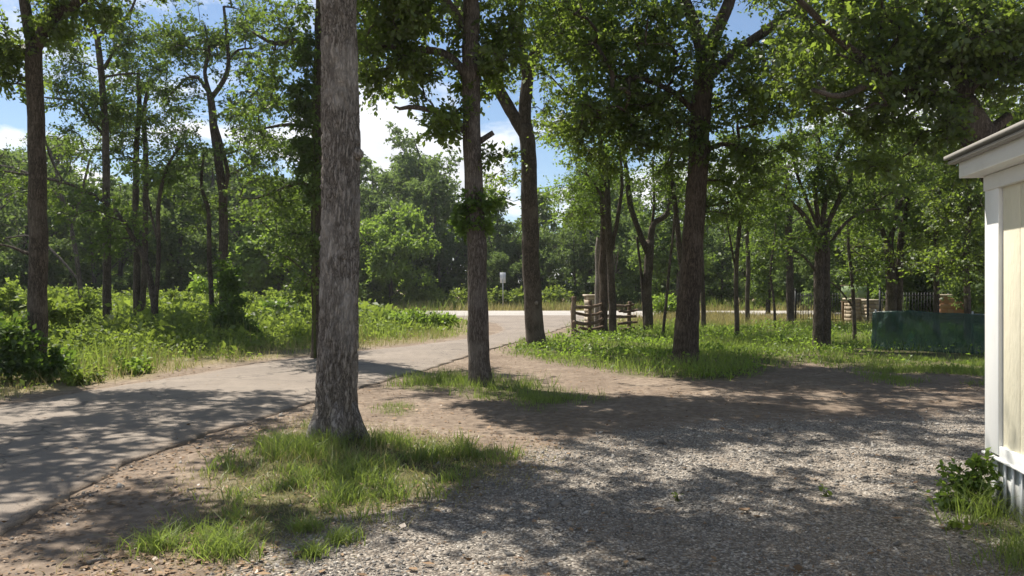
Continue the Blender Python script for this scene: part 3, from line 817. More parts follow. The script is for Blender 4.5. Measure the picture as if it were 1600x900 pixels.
build_tree('elm_tree', 'thin sapling with a long limb arching up to the left edge', 'tree',
    [st(D, (243, 560, .12), (243, 525, .098), (240, 470, .09), (230, 420, .085), (212, 378, .075), (175, 325, .06), (120, 292, .05), (60, 276, .04), (0, 266, .03), (-50, 250, .02)),
     st(D, (243, 500, .07), (247, 400, .065), (248, 320, .06), (262, 260, .05), (285, 225, .035)),
     st(D, (247, 380, .04), (235, 330, .035), (228, 290, .025)), st(D, (100, 286, .03), (80, 250, .025), (70, 215, .02))],
    bl(D, (140, 330, 45, 28, .9, 20), (60, 300, 50, 22, .9, 14), (275, 235, 38, 35, .9, 18), (235, 280, 28, 35, .8, 12), (200, 350, 28, 28, .7, 10), (5, 280, 35, 22, .8, 8), (170, 380, 22, 35, .5, 10)),
    'leaf_elm', 'bark_dark', .085, 80, .36, spread=1.2, seed=62, sides=10, zmin=2.2)
D = 23.
build_tree('elm_tree', 'crooked tree with a dark ball of foliage in its fork and a vine-clad foot', 'tree',
    [st(D, (348, 560, .19), (348, 530, .165), (350, 450, .14), (350, 380, .132), (348, 300, .128), (339, 230, .12), (331, 170, .112), (328, 145, .10)),
     st(D, (329, 155, .08), (348, 128, .075), (357, 100, .065), (354, 55, .055), (350, 10, .04)), st(D, (329, 150, .07), (320, 112, .06), (327, 80, .05), (320, 40, .03)),
     st(D, (328, 148, .055), (310, 122, .05), (290, 124, .045), (268, 146, .03)), st(D, (350, 300, .07), (356, 270, .065), (346, 225, .055), (338, 195, .045)),
     st(D, (357, 95, .04), (372, 78, .035), (395, 76, .025)), st(D, (346, 280, .05), (370, 268, .045), (400, 250, .03)),
     st(D, (332, 540, .09), (330, 470, .08), (327, 400, .075), (326, 330, .065), (315, 290, .05), (318, 240, .03))],
    bl(D, (324, 74, 15, 20, .35, 10), (290, 60, 45, 40, 1.3, 26), (375, 60, 50, 50, 1.4, 30), (275, 150, 38, 35, 1.1, 18), (395, 150, 50, 45, 1.4, 26), (395, 245, 50, 45, 1.4, 28), (290, 260, 30, 40, 1., 12), (350, -50, 120, 45, 2.2, 36), (310, 320, 25, 35, .8, 8), (440, 330, 40, 45, 1.2, 18)),
    'leaf_elm', 'bark_dark', .085, 145, .42, hole=.6, spread=1.2, seed=63, sides=12, zmin=3)
D = 17.5
build_tree('elm_tree', 'leafy tree half hidden behind the thick grey trunk, wrapped in ivy', 'tree',
    [st(D, (497, 580, .2), (497, 550, .16), (496, 400, .14), (497, 200, .13), (500, 40, .12), (505, -120, .08)),
     st(D, (497, 300, .05), (470, 285, .045), (430, 300, .03), (400, 310, .02)), st(D, (498, 70, .08), (470, 62, .07), (430, 68, .05), (395, 50, .03)),
     st(D, (498, 200, .05), (450, 195, .04), (415, 200, .025))],
    bl(D, (440, 50, 50, 45, 1.4, 44), (420, 130, 40, 40, 1.2, 24), (425, 215, 45, 45, 1.1, 30), (440, 300, 50, 40, 1.2, 34), (460, 380, 40, 40, 1., 18), (470, -60, 110, 50, 2., 40), (570, 60, 40, 40, 1.2, 18), (480, 430, 25, 40, .7, 8), (575, 130, 20, 40, .8, 10)),
    'leaf_elm', 'bark_dark', .085, 115, .36, hole=.6, spread=1.2, seed=64, sides=12, zmin=2.2)

D = 30.
build_tree('dead_tree', 'bare tree with twisting grey twigs behind the leftmost trunk', 'tree',
    [st(D, (128, 520, .11), (124, 440, .09), (112, 360, .075), (95, 300, .06), (82, 250, .045), (70, 215, .03)), st(D, (112, 360, .05), (128, 300, .06), (140, 250, .045), (158, 215, .03)), st(D, (100, 315, .06), (60, 280, .05), (20, 262, .035), (-30, 255, .02)),
     st(D, (124, 440, .05), (90, 400, .045), (50, 370, .04), (10, 372, .03))],
    bl(D, (70, 230, 60, 40, 1.2, 26), (150, 220, 35, 35, 1., 16), (20, 255, 50, 30, 1., 18), (130, 270, 40, 30, 1., 10), (20, 360, 45, 30, 1., 14)), 'leaf_elm', 'bark_mid', .07, 5, .3, seed=66, sides=10, zmin=3, litmask=False, rk=.009, rtip=.009)
# right-hand grove
D = 26.
build_tree('elm_tree', 'slim smooth trunk rising through the middle of the rail fence', 'tree',
    [st(D, (958, 530, .16), (957, 515, .135), (955, 430, .125), (950, 340, .115), (947, 270, .10), (935, 200, .07)),
     st(D, (954, 400, .075), (965, 340, .07), (972, 290, .055), (968, 230, .04)), st(D, (950, 330, .05), (925, 280, .04), (900, 265, .03))],
    bl(D, (930, 240, 55, 45, 1.4, 30), (895, 290, 40, 40, 1.3, 24), (965, 210, 40, 40, 1.2, 20), (910, 340, 35, 30, 1.1, 14), (900, 210, 40, 40, 1.2, 16)),
    'leaf_light', 'bark_dark', .085, 85, .42, spread=1.15, seed=70, sides=12, zmin=3)
D = 27.
build_tree('cedar_tree', 'shaggy peeling cedar trunk beside the rail fence', 'tree',
    [st(D, (945, 530, .2), (944, 510, .165), (943, 440, .15), (944, 360, .14), (942, 300, .12), (938, 230, .08))],
    bl(D, (930, 300, 32, 36, 1., 18), (950, 250, 30, 40, 1., 16)), 'leaf_ivy', 'bark_brown', .08, 85, .32, seed=71, sides=14, rough=.22, zmin=3)
build_tree('tree_snag', 'short broken dead trunk, left of the shaggy cedar trunk', 'tree',
    [st(27.4, (933, 530, .15), (934, 505, .12), (935, 430, .11), (934, 395, .10), (936, 371, .085))], [], bark='dead_wood', seed=72, sides=12, rough=.3)
D = 28.
build_tree('elm_tree', 'dark trunk splitting into a wide fork, right of the rail fence end', 'tree',
    [st(D, (1013, 530, .21), (1013, 510, .18), (1012, 440, .165), (1014, 395, .16), (1016, 375, .15)),
     st(D, (1013, 400, .11), (1000, 365, .105), (985, 320, .10), (978, 260, .08), (965, 200, .05)), st(D, (1016, 380, .12), (1022, 350, .11), (1042, 335, .10), (1048, 300, .085), (1040, 240, .06)),
     st(D, (1016, 378, .06), (1022, 320, .05), (1020, 250, .035)), st(D, (1008, 520, .06), (1003, 440, .05), (995, 370, .04))],
    bl(D, (990, 220, 50, 45, 1.5, 28), (1040, 230, 45, 45, 1.4, 26), (1010, 160, 60, 40, 1.5, 26), (1070, 290, 25, 35, 1., 10), (970, 290, 25, 30, .9, 8)),
    'leaf_elm', 'bark_dark', .09, 95, .42, spread=1.15, seed=73, sides=14, zmin=4)
def thin_tree(label, d, path, blobs, seed, leaf='leaf_elm', bark='bark_dark', extra=(), name='sapling_tree'):
    return build_tree(name, label, 'tree', [st(d, *path)] + [st(d, *e) for e in extra], bl(d, *blobs), leaf, bark, .09, 105, .42, seed=seed, sides=10, zmin=2.6, spread=1.15)
thin_tree('thin pole-like sapling leaning right, just left of the broad dark oak', 25.5, [(1036, 533, .06), (1038, 500, .05), (1046, 420, .045), (1053, 350, .04), (1058, 290, .03)], [(1058, 300, 20, 30, .8, 8)], 80)
thin_tree('smooth pale limb-like trunk peeping out behind the broad dark oak', 24, [(1072, 535, .1), (1068, 450, .09), (1062, 390, .085), (1056, 330, .08), (1050, 260, .06), (1058, 200, .04)], [(1050, 230, 35, 40, 1., 16), (1040, 290, 25, 30, .8, 8)], 81)
thin_tree('dark trunk close behind the broad oak on its right side', 30, [(1102, 525, .13), (1099, 500, .1), (1097, 430, .095), (1094, 340, .09), (1095, 250, .06)], [(1110, 270, 35, 40, 1.3, 18), (1090, 330, 25, 30, 1., 8)], 82)
thin_tree('slim trunk forking low in the weeds between two dark oaks', 23.5, [(1153, 540, .1), (1152, 525, .078), (1150, 440, .07), (1154, 370, .065), (1163, 300, .05), (1165, 230, .035)],
    [(1160, 220, 40, 35, 1.1, 18), (1130, 310, 28, 36, .9, 12), (1185, 330, 30, 30, .9, 10)], 83, extra=[[(1151, 430, .035), (1140, 370, .03), (1130, 310, .02)]])
thin_tree('second slim trunk, behind the one forking low in the weeds', 33, [(1168, 520, .12), (1168, 490, .1), (1169, 400, .09), (1166, 310, .08), (1175, 230, .05)], [(1180, 290, 40, 35, 1.5, 20), (1160, 350, 30, 30, 1.2, 10)], 84)
thin_tree('bare-footed trunk left of the iron fence', 32, [(1236, 520, .19), (1235, 495, .16), (1234, 420, .15), (1232, 340, .14), (1228, 260, .09)],
    [(1230, 260, 50, 45, 1.8, 26), (1200, 330, 30, 35, 1.3, 14), (1265, 340, 28, 35, 1.3, 12)], 85, name='elm_tree')
thin_tree('thin crooked sapling in front of the iron fence', 30, [(1211, 515, .06), (1209, 470, .05), (1204, 420, .045), (1212, 350, .035), (1205, 290, .025)], [(1205, 380, 22, 30, .9, 10), (1210, 310, 26, 30, 1., 10)], 86)
D = 20.4
build_tree('live_oak_tree', 'double-stemmed tree with many fanning limbs left of the green screen', 'tree',
    [st(D, (1278, 555, .2), (1278, 540, .155), (1279, 470, .14), (1281, 410, .135), (1283, 370, .13)), st(D, (1290, 552, .17), (1290, 535, .135), (1291, 470, .125), (1290, 400, .115), (1292, 350, .10)),
     st(D, (1281, 390, .075), (1262, 345, .07), (1238, 318, .055), (1212, 298, .04), (1185, 290, .025)), st(D, (1284, 372, .08), (1290, 310, .07), (1306, 250, .055), (1325, 205, .04)),
     st(D, (1292, 352, .075), (1318, 300, .065), (1345, 255, .055), (1375, 225, .042), (1400, 195, .03)), st(D, (1283, 368, .07), (1274, 300, .06), (1282, 235, .045), (1270, 180, .03)),
     st(D, (1291, 390, .05), (1320, 350, .045), (1350, 330, .035), (1385, 325, .02)), st(D, (1281, 360, .05), (1255, 300, .045), (1240, 250, .035), (1235, 200, .02)),
     st(D, (1280, 430, .04), (1255, 400, .035), (1235, 390, .025))],
    bl(D, (1240, 250, 55, 45, 1.2, 34), (1300, 210, 55, 45, 1.2, 36), (1370, 230, 50, 45, 1.2, 34), (1360, 320, 50, 32, 1.1, 24), (1205, 300, 35, 35, 1., 16), (1290, 290, 40, 30, 1., 14), (1420, 290, 30, 40, 1., 14), (1250, 380, 25, 25, .7, 8)),
    'leaf_elm', 'bark_dark', .078, 105, .34, spread=1.15, seed=90, sides=14, zmin=2.8)
D = 25.
build_tree('elm_tree', 'dark many-limbed tree rising behind the left part of the green screen', 'tree',
    [st(D, (1394, 540, .2), (1394, 500, .175), (1392, 430, .165), (1388, 380, .15)), st(D, (1404, 530, .13), (1405, 450, .12), (1408, 370, .10), (1420, 310, .07)),
     st(D, (1389, 390, .09), (1375, 350, .08), (1365, 300, .06)), st(D, (1390, 385, .10), (1400, 330, .09), (1430, 290, .07), (1450, 240, .05)), st(D, (1392, 420, .05), (1360, 390, .04), (1335, 385, .03))],
    bl(D, (1370, 290, 45, 40, 1.4, 28), (1440, 280, 50, 45, 1.5, 32), (1405, 230, 55, 40, 1.5, 30), (1350, 390, 35, 28, 1.2, 14), (1440, 370, 40, 32, 1.3, 18)),
    'leaf_oak', 'bark_dark', .085, 105, .42, spread=1.15, seed=91, sides=14, zmin=2.8)
thin_tree('thin trunk over the middle of the green screen', 24, [(1464, 540, .1), (1463, 480, .09), (1462, 400, .085), (1466, 320, .07), (1480, 250, .05)], [(1480, 270, 40, 40, 1.3, 26), (1460, 340, 36, 36, 1.2, 18), (1500, 340, 30, 45, 1.2, 18)], 92)
thin_tree('slanting sapling left of the green screen with a low side shoot', 23, [(1336, 535, .06), (1335, 500, .055), (1331, 430, .05), (1325, 370, .04), (1330, 310, .03)], [(1325, 340, 28, 36, .9, 12), (1345, 420, 22, 25, .7, 8)], 93, extra=[[(1333, 480, .03), (1310, 450, .025), (1296, 440, .015)]])
thin_tree('leafy tree against the house corner above the green screen', 22, [(1512, 560, .1), (1512, 480, .09), (1508, 400, .085), (1515, 320, .07), (1510, 250, .05)],
    [(1500, 320, 40, 40, 1.2, 30), (1520, 400, 32, 36, 1.1, 22), (1490, 240, 40, 36, 1.2, 22), (1470, 410, 30, 30, 1., 14), (1560, 300, 40, 60, 1.2, 20), (1565, 190, 55, 45, 1.4, 34), (1520, 170, 45, 40, 1.2, 18)], 94, leaf='leaf_oak', name='oak_tree')

# the wood across the street and round the grove: five kinds of tree, copied
def far_proto(k, h, w, leaf, seed, low=.12):
    rng = np.random.default_rng(seed)
    stems = [[(0, 0, -.2, .24), (0, 0, .3, .2), (.1 * rng.normal(), .1 * rng.normal(), h * .35, .16), (.3 * rng.normal(), .3 * rng.normal(), h * .7, .09), (.4 * rng.normal(), .4 * rng.normal(), h * .93, .03)]]
    for q in range(3):
        a = rng.uniform(0, 6.28); stems.append([(0, 0, h * rng.uniform(.25, .45), .09), (math.cos(a) * w * .25, math.sin(a) * w * .25, h * rng.uniform(.5, .6), .06), (math.cos(a) * w * .42, math.sin(a) * w * .42, h * rng.uniform(.65, .75), .03)])
    blobs = []
    for q in range(18):
        z = h * rng.uniform(low + .05, .93); f = math.sin(math.pi * min(1, (z / h - low + .12) / (1.12 - low))) ** .7
        a = rng.uniform(0, 6.28); rr = w * .5 * f * rng.uniform(.2, .85)
        blobs.append(((math.cos(a) * rr, math.sin(a) * rr, z), (w * .19, w * .19, h * .085), 13))
    return build_tree('wood_tree', 'tree in the dense sunlit wood beyond the street', 'tree', stems, blobs, leaf, 'bark_far', .25, 50, .52, group='trees of the wood beyond the street',
                      seed=seed, sides=8, litmask=False, step=.6, twigs=False, rtip=.015, rk=.014, zmin=h * .12)
protos = [far_proto(0, 11, 7.5, 'leaf_far', 101, .05), far_proto(1, 13, 8, 'leaf_far', 102, .08), far_proto(2, 9, 7, 'leaf_far', 103, .0), far_proto(3, 12, 6.5, 'leaf_elm', 104, .06), far_proto(4, 8, 7.5, 'leaf_light', 105, .0)]
rngf = random.Random(5)
first = {}
def put(k, x, y, s, label=None, group=None):
    sc = (s * rngf.uniform(.9, 1.15), s * rngf.uniform(.9, 1.15), s * rngf.uniform(.9, 1.1)); rz = rngf.uniform(0, 6.28)
    if k not in first:
        first[k] = 1; o = protos[k]; o.location = (x, y, 0); o.rotation_euler = (0, 0, rz); o.scale = sc
        if label: o['label'] = label
        if group: o['group'] = group
        return o
    return copy_tree(protos[k], (x, y, 0), rz, sc, label, group)
LB, GB = 'tree in the dense sunlit wood beyond the street', 'trees of the wood beyond the street'
for row, (y, n, s0, x0, x1) in enumerate([(63, 26, .62, -52, 52), (67, 24, .92, -54, 54), (74, 22, 1.1, -60, 60), (84, 20, 1.3, -68, 68), (93, 26, 1.25, -74, 74)]):
    for q in range(n):
        x = x0 + (x1 - x0) * (q + .5) / n + rngf.uniform(-1.2, 1.2)
        yy = y + rngf.uniform(-2, 2); px = 800 + x / yy * FPX
        s = s0
        if 700 < px < 880: s *= .80
        if 480 < px < 700: s *= 1.12
        if 980 < px < 1300: s *= .85
        k = rngf.choice([0, 1, 2, 3] if row or px > 900 else [2, 4, 2, 0])
        if px < -110 or px > 1710: continue
        zone = ('left of the thick grey trunk' if px < 510 else 'between thick grey trunk and slim oak' if px < 745 else 'between slim oak and forking oak' if px < 830
                else 'between forking oak and broad oak' if px < 1070 else 'right of the broad dark oak')
        put(k, x, yy, s, ('low front tree', 'mid-height front tree', 'tall tree', 'tall rear tree', 'rearmost tree')[row] + ' across the street, ' + zone, GB)
for px_, d_, s_ in ((790, 66, .62), (805, 70, .7), (770, 68, .7), (985, 66, .62), (1000, 70, .7), (690, 66, .6), (570, 65, .6), (655, 70, .7)): put(2, *(W(px_, 450, d_)[:2]), s_, LB, GB)
put(4, *(W(612, 450, 60)[:2]), 1.0, 'bright light green tree at the front of the wood, right of the thick grey trunk', GB)
for px, d, k, s in ((-60, 40, 0, .85), (40, 46, 2, .95), (110, 50, 3, .9), (190, 48, 0, .85), (280, 50, 2, .9), (370, 50, 1, .75), (440, 48, 4, .95), (500, 50, 0, .85), (80, 56, 1, .9), (330, 57, 3, .95), (240, 56, 1, .9), (420, 57, 2, 1.), (-20, 52, 1, .95), (150, 44, 2, .7), (490, 44, 2, .7)):
    zone = 'at the left edge' if px < 50 else 'right of the leftmost trunk' if px < 165 else 'behind the pair of close trunks' if px < 260 else 'left of the crooked tree' if px < 345 else 'right of the crooked tree' if px < 430 else 'beside the thick grey trunk'
    put(k, *(W(px, 450, d)[:2]), s, ('nearer' if d < 49 else 'rear' if d > 55 else 'middle') + ' thicket tree behind the left undergrowth, ' + zone, 'trees of the thicket behind the left undergrowth')
for px, d, k, s in ((1130, 60, 0, .7), (1330, 44, 0, .75), (1420, 42, 1, .7), (1500, 38, 2, .85), (1570, 36, 0, .8), (1380, 56, 1, .9), (1480, 54, 3, .9), (1240, 58, 2, .85), (1290, 50, 2, .8), (1200, 46, 3, .7), (1450, 34, 2, .7), (1545, 30, 0, .65), (1400, 34, 3, .7), (1060, 48, 3, .75), (960, 56, 2, .75)):
    zone = 'left of the broad dark oak' if px < 1068 else 'just right of the broad dark oak' if px < 1180 else 'behind the iron fence' if px < 1310 else 'behind the green board' if px < 1360 else 'behind the left part of the green screen' if px < 1435 else 'behind the middle of the green screen' if px < 1490 else 'beside the house corner'
    put(k, *(W(px, 450, d)[:2]), s, ('nearer' if d < 40 else 'rear' if d > 50 else 'middle') + ' background grove tree ' + zone, 'trees of the grove behind the green screen')

# ivy and shrubs
def ivy(label, d, path, blobs, seed, n=2600, leaf='leaf_ivy'):
    return build_tree('ivy_vine', label, 'ivy', [st(d, *path)], bl(d, *blobs), leaf, 'stem', .075, n // max(1, sum(b[5] for b in blobs)), .15, seed=seed, sides=6, litmask=False, zmin=.2, parent_parts=('stem', 'foliage'))
ivy('thick ivy column climbing left of the thick grey trunk', 17.2, [(492, 560, .03), (491, 400, .03), (490, 200, .025), (494, 60, .02)], [(480, 90, 14, 40, .3, 18), (474, 160, 22, 50, .35, 30), (480, 240, 20, 55, .35, 26), (488, 300, 10, 30, .3, 8)], 110, 9000)
ivy('dark leafy vine bunched around the slim leaning oak trunk', 12.92, [(752, 590, .02), (746, 450, .02), (742, 350, .02), (740, 270, .015)], [(740, 335, 16, 42, .2, 18), (762, 330, 14, 36, .25, 9), (724, 345, 10, 30, .2, 6)], 111, 2000)
def shrub(label, px, d, blobs, seed, leaf='leaf_weed', size=.09, n=3000, name='shrub', sig=.17, cat='shrub', group=None):
    x, y, _ = W(px, 450, d); z = float(gh(x, y)[0])
    stems = []
    rng = np.random.default_rng(seed)
    top = max(W(0, b[1], d)[2] for b in blobs)
    for k in range(5):
        a = rng.uniform(0, 6.28); r = top * .35
        stems.append([(x + rng.normal() * .05, y + rng.normal() * .05, z - .03, .016), (x + math.cos(a) * r * .4, y + math.sin(a) * r * .4, z + top * .4, .012), (x + math.cos(a) * r, y + math.sin(a) * r, z + top * .8, .006)])
    return build_tree(name, label, cat, stems, bl(d, *blobs), leaf, 'stem', size, n // max(1, sum(b[5] for b in blobs)), sig, seed=seed, sides=6, litmask=False, rtip=.003, rk=.003, zmin=-1, parent_parts=('stems', 'foliage'), base=(x, y, z), group=group)
shrub('dark bushy shrub at the foot of the leftmost trunk', 15, 13.2, [(15, 545, 50, 36, .6, 20), (-40, 520, 50, 50, .8, 16), (80, 575, 30, 22, .4, 8)], 120, 'leaf_ivy', .09, 5600)
shrub('dark rounded bush swallowing the foot of the crooked tree', 365, 22, [(365, 490, 30, 26, .9, 20), (355, 440, 16, 36, .5, 10), (385, 520, 28, 20, .8, 10)], 121, 'leaf_ivy', .10, 5200)
shrub('dark bush left of the thick grey trunk near the street', 440, 27, [(440, 485, 36, 20, 1., 18), (470, 510, 30, 20, .9, 10)], 122, 'leaf_ivy', .10, 3600)
shrub('leafy weed clump at the driveway edge under the thin saplings', 205, 14.4, [(205, 578, 24, 14, .3, 10), (185, 588, 16, 8, .3, 5)], 123, 'leaf_light', .08, 900, sig=.12)
shrub('low weed at the left driveway edge', 130, 12.9, [(130, 592, 20, 12, .25, 9)], 124, 'leaf_weed', .08, 800, sig=.11)
shrub('tall bright green weed clump on the verge island before the street', 655, 30, [(650, 498, 42, 11, 1., 18), (690, 500, 20, 7, .6, 6)], 125, 'leaf_light', .12, 2200, sig=.22)
shrub('leafy weed bush growing at the house corner', 1505, 5.6, [(1508, 755, 28, 24, .15, 22), (1530, 728, 11, 18, .08, 6), (1480, 775, 22, 12, .14, 9)], 126, 'leaf_light', .043, 1150, sig=.055)
shrub('young broad-leaved plant glowing in the sun behind the thin saplings', 322, 27, [(322, 446, 12, 9, .4, 7)], 127, 'leaf_light', .22, 160, sig=.2)
shrub('small dark weed below the leafy bush at the house corner', 1478, 5.1, [(1488, 828, 12, 8, .08, 6)], 128, 'leaf_weed', .04, 220, sig=.03)
shrub('tiny green weed alone on the right of the gravel', 1291, 5.95, [(1291, 772, 6, 4, .03, 4)], 129, 'leaf_weed', .035, 60, sig=.02)
shrub('tiny green weed alone in the middle of the gravel', 1058, 5.85, [(1058, 778, 9, 3, .05, 4)], 130, 'leaf_weed', .03, 80, sig=.02)
shrub('round light green bush behind the rail fence in the far meadow', 1040, 40, [(1040, 478, 22, 12, .9, 10)], 131, 'leaf_light', .16, 1400, sig=.26)
LB7 = ['sunny bush far behind the leftmost dark trunk', 'sunny bush behind the slender first thin trunk', 'bush just right of the pair of close dark trunks', 'bush at the left edge beyond the dark bushy shrub', 'bush right of the leftmost dark trunk, before the slender trunk', 'far bush behind the pair of close dark trunks', 'far bush left of the dark bush near the street']
LB6 = ['far-side street bush just right of the thick grey trunk', 'far-side street bush below the bright light green tree', 'far-side street bush just left of the slim leaning oak', 'far-side street bush around the foot of the street sign', 'far-side street bush half behind the forking dark oak', 'far-side street bush right of the forking dark oak']
for q, (px, d, w, h) in enumerate([(30, 30, 60, 18), (120, 34, 60, 16), (250, 32, 60, 14), (-20, 22, 50, 24), (100, 19, 40, 16), (180, 38, 60, 14), (420, 36, 50, 12)]):
    shrub(LB7[q], px, d, [(px, 450 + (EYE - 1.1) / d * FPX, w, h, 1.3, 16)], 140 + q, 'leaf_weed', .12, 2600, sig=.28, group='bushes of the left undergrowth')
for q, (px, w, h) in enumerate([(560, 40, 9), (640, 45, 12), (700, 40, 12), (760, 45, 10), (810, 30, 9), (860, 30, 6)]):
    shrub(LB6[q], px, 59, [(px, 462, w, h, 1.2, 12)], 160 + q, 'leaf_weed', .2, 1000, sig=.4, group='bushes along the far side of the street')

# ------------------------------------------------------------------ grass, weeds, gravel, litter (uncountable stuff)
def blades(x, y, h, w, rng, bend=.35, segs=2):
    n = len(x); z = gh(x, y) - .01
    a = rng.uniform(0, 2 * math.pi, n); l = rng.normal(0, bend, (n, 2)) * h[:, None]
    sx = np.cos(a) * w / 2; sy = np.sin(a) * w / 2
    b = np.stack([x, y, z], 1); s = np.stack([sx, sy, np.zeros(n)], 1)
    tip = b + np.stack([l[:, 0], l[:, 1], h], 1)
    if segs == 1:
        V = np.stack([b - s, b + s, tip], 1).reshape(-1, 3)
        return V, np.arange(n * 3).reshape(n, 3)
    mid = b + np.stack([l[:, 0] * .3, l[:, 1] * .3, h * .6], 1)
    V = np.stack([b - s, b + s, mid + s * .75, mid - s * .75, tip], 1).reshape(-1, 3)
    i = np.arange(n)[:, None] * 5
    F = np.concatenate([i + np.array([[0, 1, 2]]), i + np.array([[0, 2, 3]]), i + np.array([[3, 2, 4]])], 1).reshape(-1, 3)
    return V, F
def scatter(poly, n, fn, rng):
    P = np.array(poly); lo = P.min(0) - .4; hi = P.max(0) + .4
    x = rng.uniform(lo[0], hi[0], n); y = rng.uniform(lo[1], hi[1], n)
    k = fn(x, y) > rng.random(n)
    return x[k], y[k]
def clump(x, y, sc, lo, hi, seed): return sm(fbm2(x, y, sc, 3, seed), lo, hi)
def grass_obj(name, label, poly, n, fn, hfun, width, mat, seed, segs=2, bend=.35):
    rng = np.random.default_rng(seed)
    x, y = scatter(poly, n, fn, rng)
    h = hfun(x, y) * rng.uniform(.45, 1.25, len(x))
    V, F = blades(x, y, h, width * rng.uniform(.6, 1.4, len(x)), rng, bend, segs)
    t = np.repeat(np.clip(rng.normal(.5, .22, len(x)) + (fbm2(x, y, 1.2, 2, 8) - .5) * .5, 0, 1), 3 if segs == 2 else 1)
    o = mk(name, V, F, mat, tint=t)
    tag(o, label, 'grass', kind='stuff')
    return o
mgreen = lambda p, e0=-.15, e1=.35: (lambda x, y: sm(sdist(x, y, p) + (fbm2(x, y, 1.4, 4, 3) - .5) * .5 + (fbm2(x, y, 5., 3, 9) - .5) * .5, e0, e1))
f1 = mgreen(PATCH1)
tr1 = W(528, 450, 8.06)[:2]
grass_obj('grass', 'long green grass around the foot of the thick grey trunk', PATCH1, 62000, lambda x, y: f1(x, y) * (.08 + .92 * clump(x, y, 2.4, .40, .60, 4)) * (.4 + .6 * clump(x, y, 9., .35, .6, 14)),
          lambda x, y: .05 + .115 * clump(x, y, 2.4, .42, .65, 4) + .06 * np.exp(-((x - tr1[0]) ** 2 + (y - tr1[1] + .8) ** 2) / .7), .0085, M['grass'], 201, bend=.6)
grass_obj('dry_grass', 'pale seed stalks among the grass under the thick grey trunk', PATCH1, 4500, lambda x, y: f1(x, y) * (.25 * clump(x, y, 1.6, .42, .62, 6) + .9 * np.exp(-((x - tr1[0] - .35) ** 2 / .9 + (y - tr1[1] + 1.1) ** 2 / .25))), lambda x, y: .25 + 0 * x, .0042, M['dry_grass'], 202, bend=.6)
grass_obj('dead_grass', 'short dead blades matted through the grass under the thick grey trunk', PATCH1, 28000, lambda x, y: mgreen(PATCH1, -.6, .2)(x, y) * .6, lambda x, y: .05 + 0 * x, .007, M['dry_grass'], 212, bend=1.1)
f2 = mgreen(PATCH2, -.2, .6)
grass_obj('grass', 'short grass around the slim leaning oak', PATCH2, 26000, lambda x, y: f2(x, y) * (.2 + .8 * clump(x, y, 1.5, .35, .6, 5)), lambda x, y: .12 + .12 * clump(x, y, 1., .4, .6, 7), .011, M['grass'], 203, segs=1)
f3 = mgreen(PATCH3, -.1, .3)
grass_obj('grass', 'little grass patch on bare dirt between the thick trunk and the slim oak', PATCH3, 3500, lambda x, y: f3(x, y) * .6, lambda x, y: .08 + 0 * x, .008, M['grass'], 204, segs=1)
fl = mgreen(LAWN, -.4, .7)
grass_obj('grass', 'bright weedy lawn around the rail fence', LAWN, 150000, lambda x, y: fl(x, y) * (.25 + .75 * clump(x, y, .8, .3, .55, 5)) * (y < 33) * np.clip(22. / y, 0, 1) * (1 - .85 * ((x > 8.6) & (y < 20.6))), lambda x, y: (.14 + .2 * clump(x, y, .6, .35, .65, 7)) * (1 - .6 * ((x > 1.6) & (x < 4.8) & (y > 22.5) & (y < 29))), .018, M['grass'], 205, segs=1)
fs = mgreen(SHADYG, -.2, .8)
grass_obj('grass', 'thin grass on the dirt before the green screen', SHADYG, 52000, lambda x, y: mgreen(SHADYG, -.6, .5)(x, y) * clump(x, y, .9, .40, .55, 5), lambda x, y: .10 + 0 * x, .013, M['grass'], 206, segs=1)
fb = mgreen(BUILDG, -.12, .25)
grass_obj('grass', 'sunlit grass along the foot of the cream house', BUILDG, 16000, lambda x, y: fb(x, y) * (.15 + .85 * clump(x, y, 2.5, .35, .6, 5)), lambda x, y: .09 + .17 * clump(x, y, 2., .4, .65, 7), .006, M['grass'], 207, bend=.6)
# verge left of the driveway, island, far verges
def left_fn(x, y):
    ld = left_dist(x, y)
    return sm(ld + (fbm2(x, y, 1.2, 3, 3) - .5) * 1.4, .3, 1.0) * (1 - .8 * sm(ld, 3., 5.)) * (y < 42) * (y > 8)
LEFTP = [(-14, 8), (0, 8), (0, 43), (-14, 43)]
grass_obj('dry_grass', 'straw-coloured grass strip on the left driveway edge', LEFTP, 60000, lambda x, y: left_fn(x, y) * (.25 + .75 * clump(x, y, .9, .36, .58, 12)) * np.clip(16. / y, 0, 1), lambda x, y: .15 + .22 * clump(x, y, .7, .4, .6, 3), .013, M['dry_grass'], 208, segs=1)
grass_obj('grass', 'green grass strip on the left driveway edge', LEFTP, 90000, lambda x, y: left_fn(x, y) * (.1 + .9 * clump(x, y, .9, .45, .65, 22)) * (.35 + .65 * sm(left_dist(x, y), 1.2, 3.)) * np.clip(18. / y, 0, 1), lambda x, y: .14 + .26 * clump(x, y, .6, .4, .65, 6), .013, M['grass'], 209, segs=1)
UND = [(-26, 14), (-3, 14), (-1, 43), (-34, 43)]
uf = lambda x, y: sm(left_dist(x, y) + (fbm2(x, y, .8, 3, 3) - .5) * 2.4, 1.0, 2.4) * np.clip(20. / y, 0, 1)
grass_obj('tall_weeds', 'tall green grass and weed stalks rising from the left undergrowth', UND, 70000, lambda x, y: uf(x, y) * (.15 + .85 * clump(x, y, .5, .40, .6, 25)), lambda x, y: .45 + .5 * clump(x, y, .4, .4, .65, 6), .022, M['grass'], 221, segs=1, bend=.22)
grass_obj('dry_weeds', 'straw-coloured stalks scattered through the left undergrowth', UND, 30000, lambda x, y: uf(x, y) * clump(x, y, .45, .48, .64, 41), lambda x, y: .5 + .4 * clump(x, y, .4, .4, .65, 6), .016, M['dry_grass'], 222, segs=1, bend=.25)
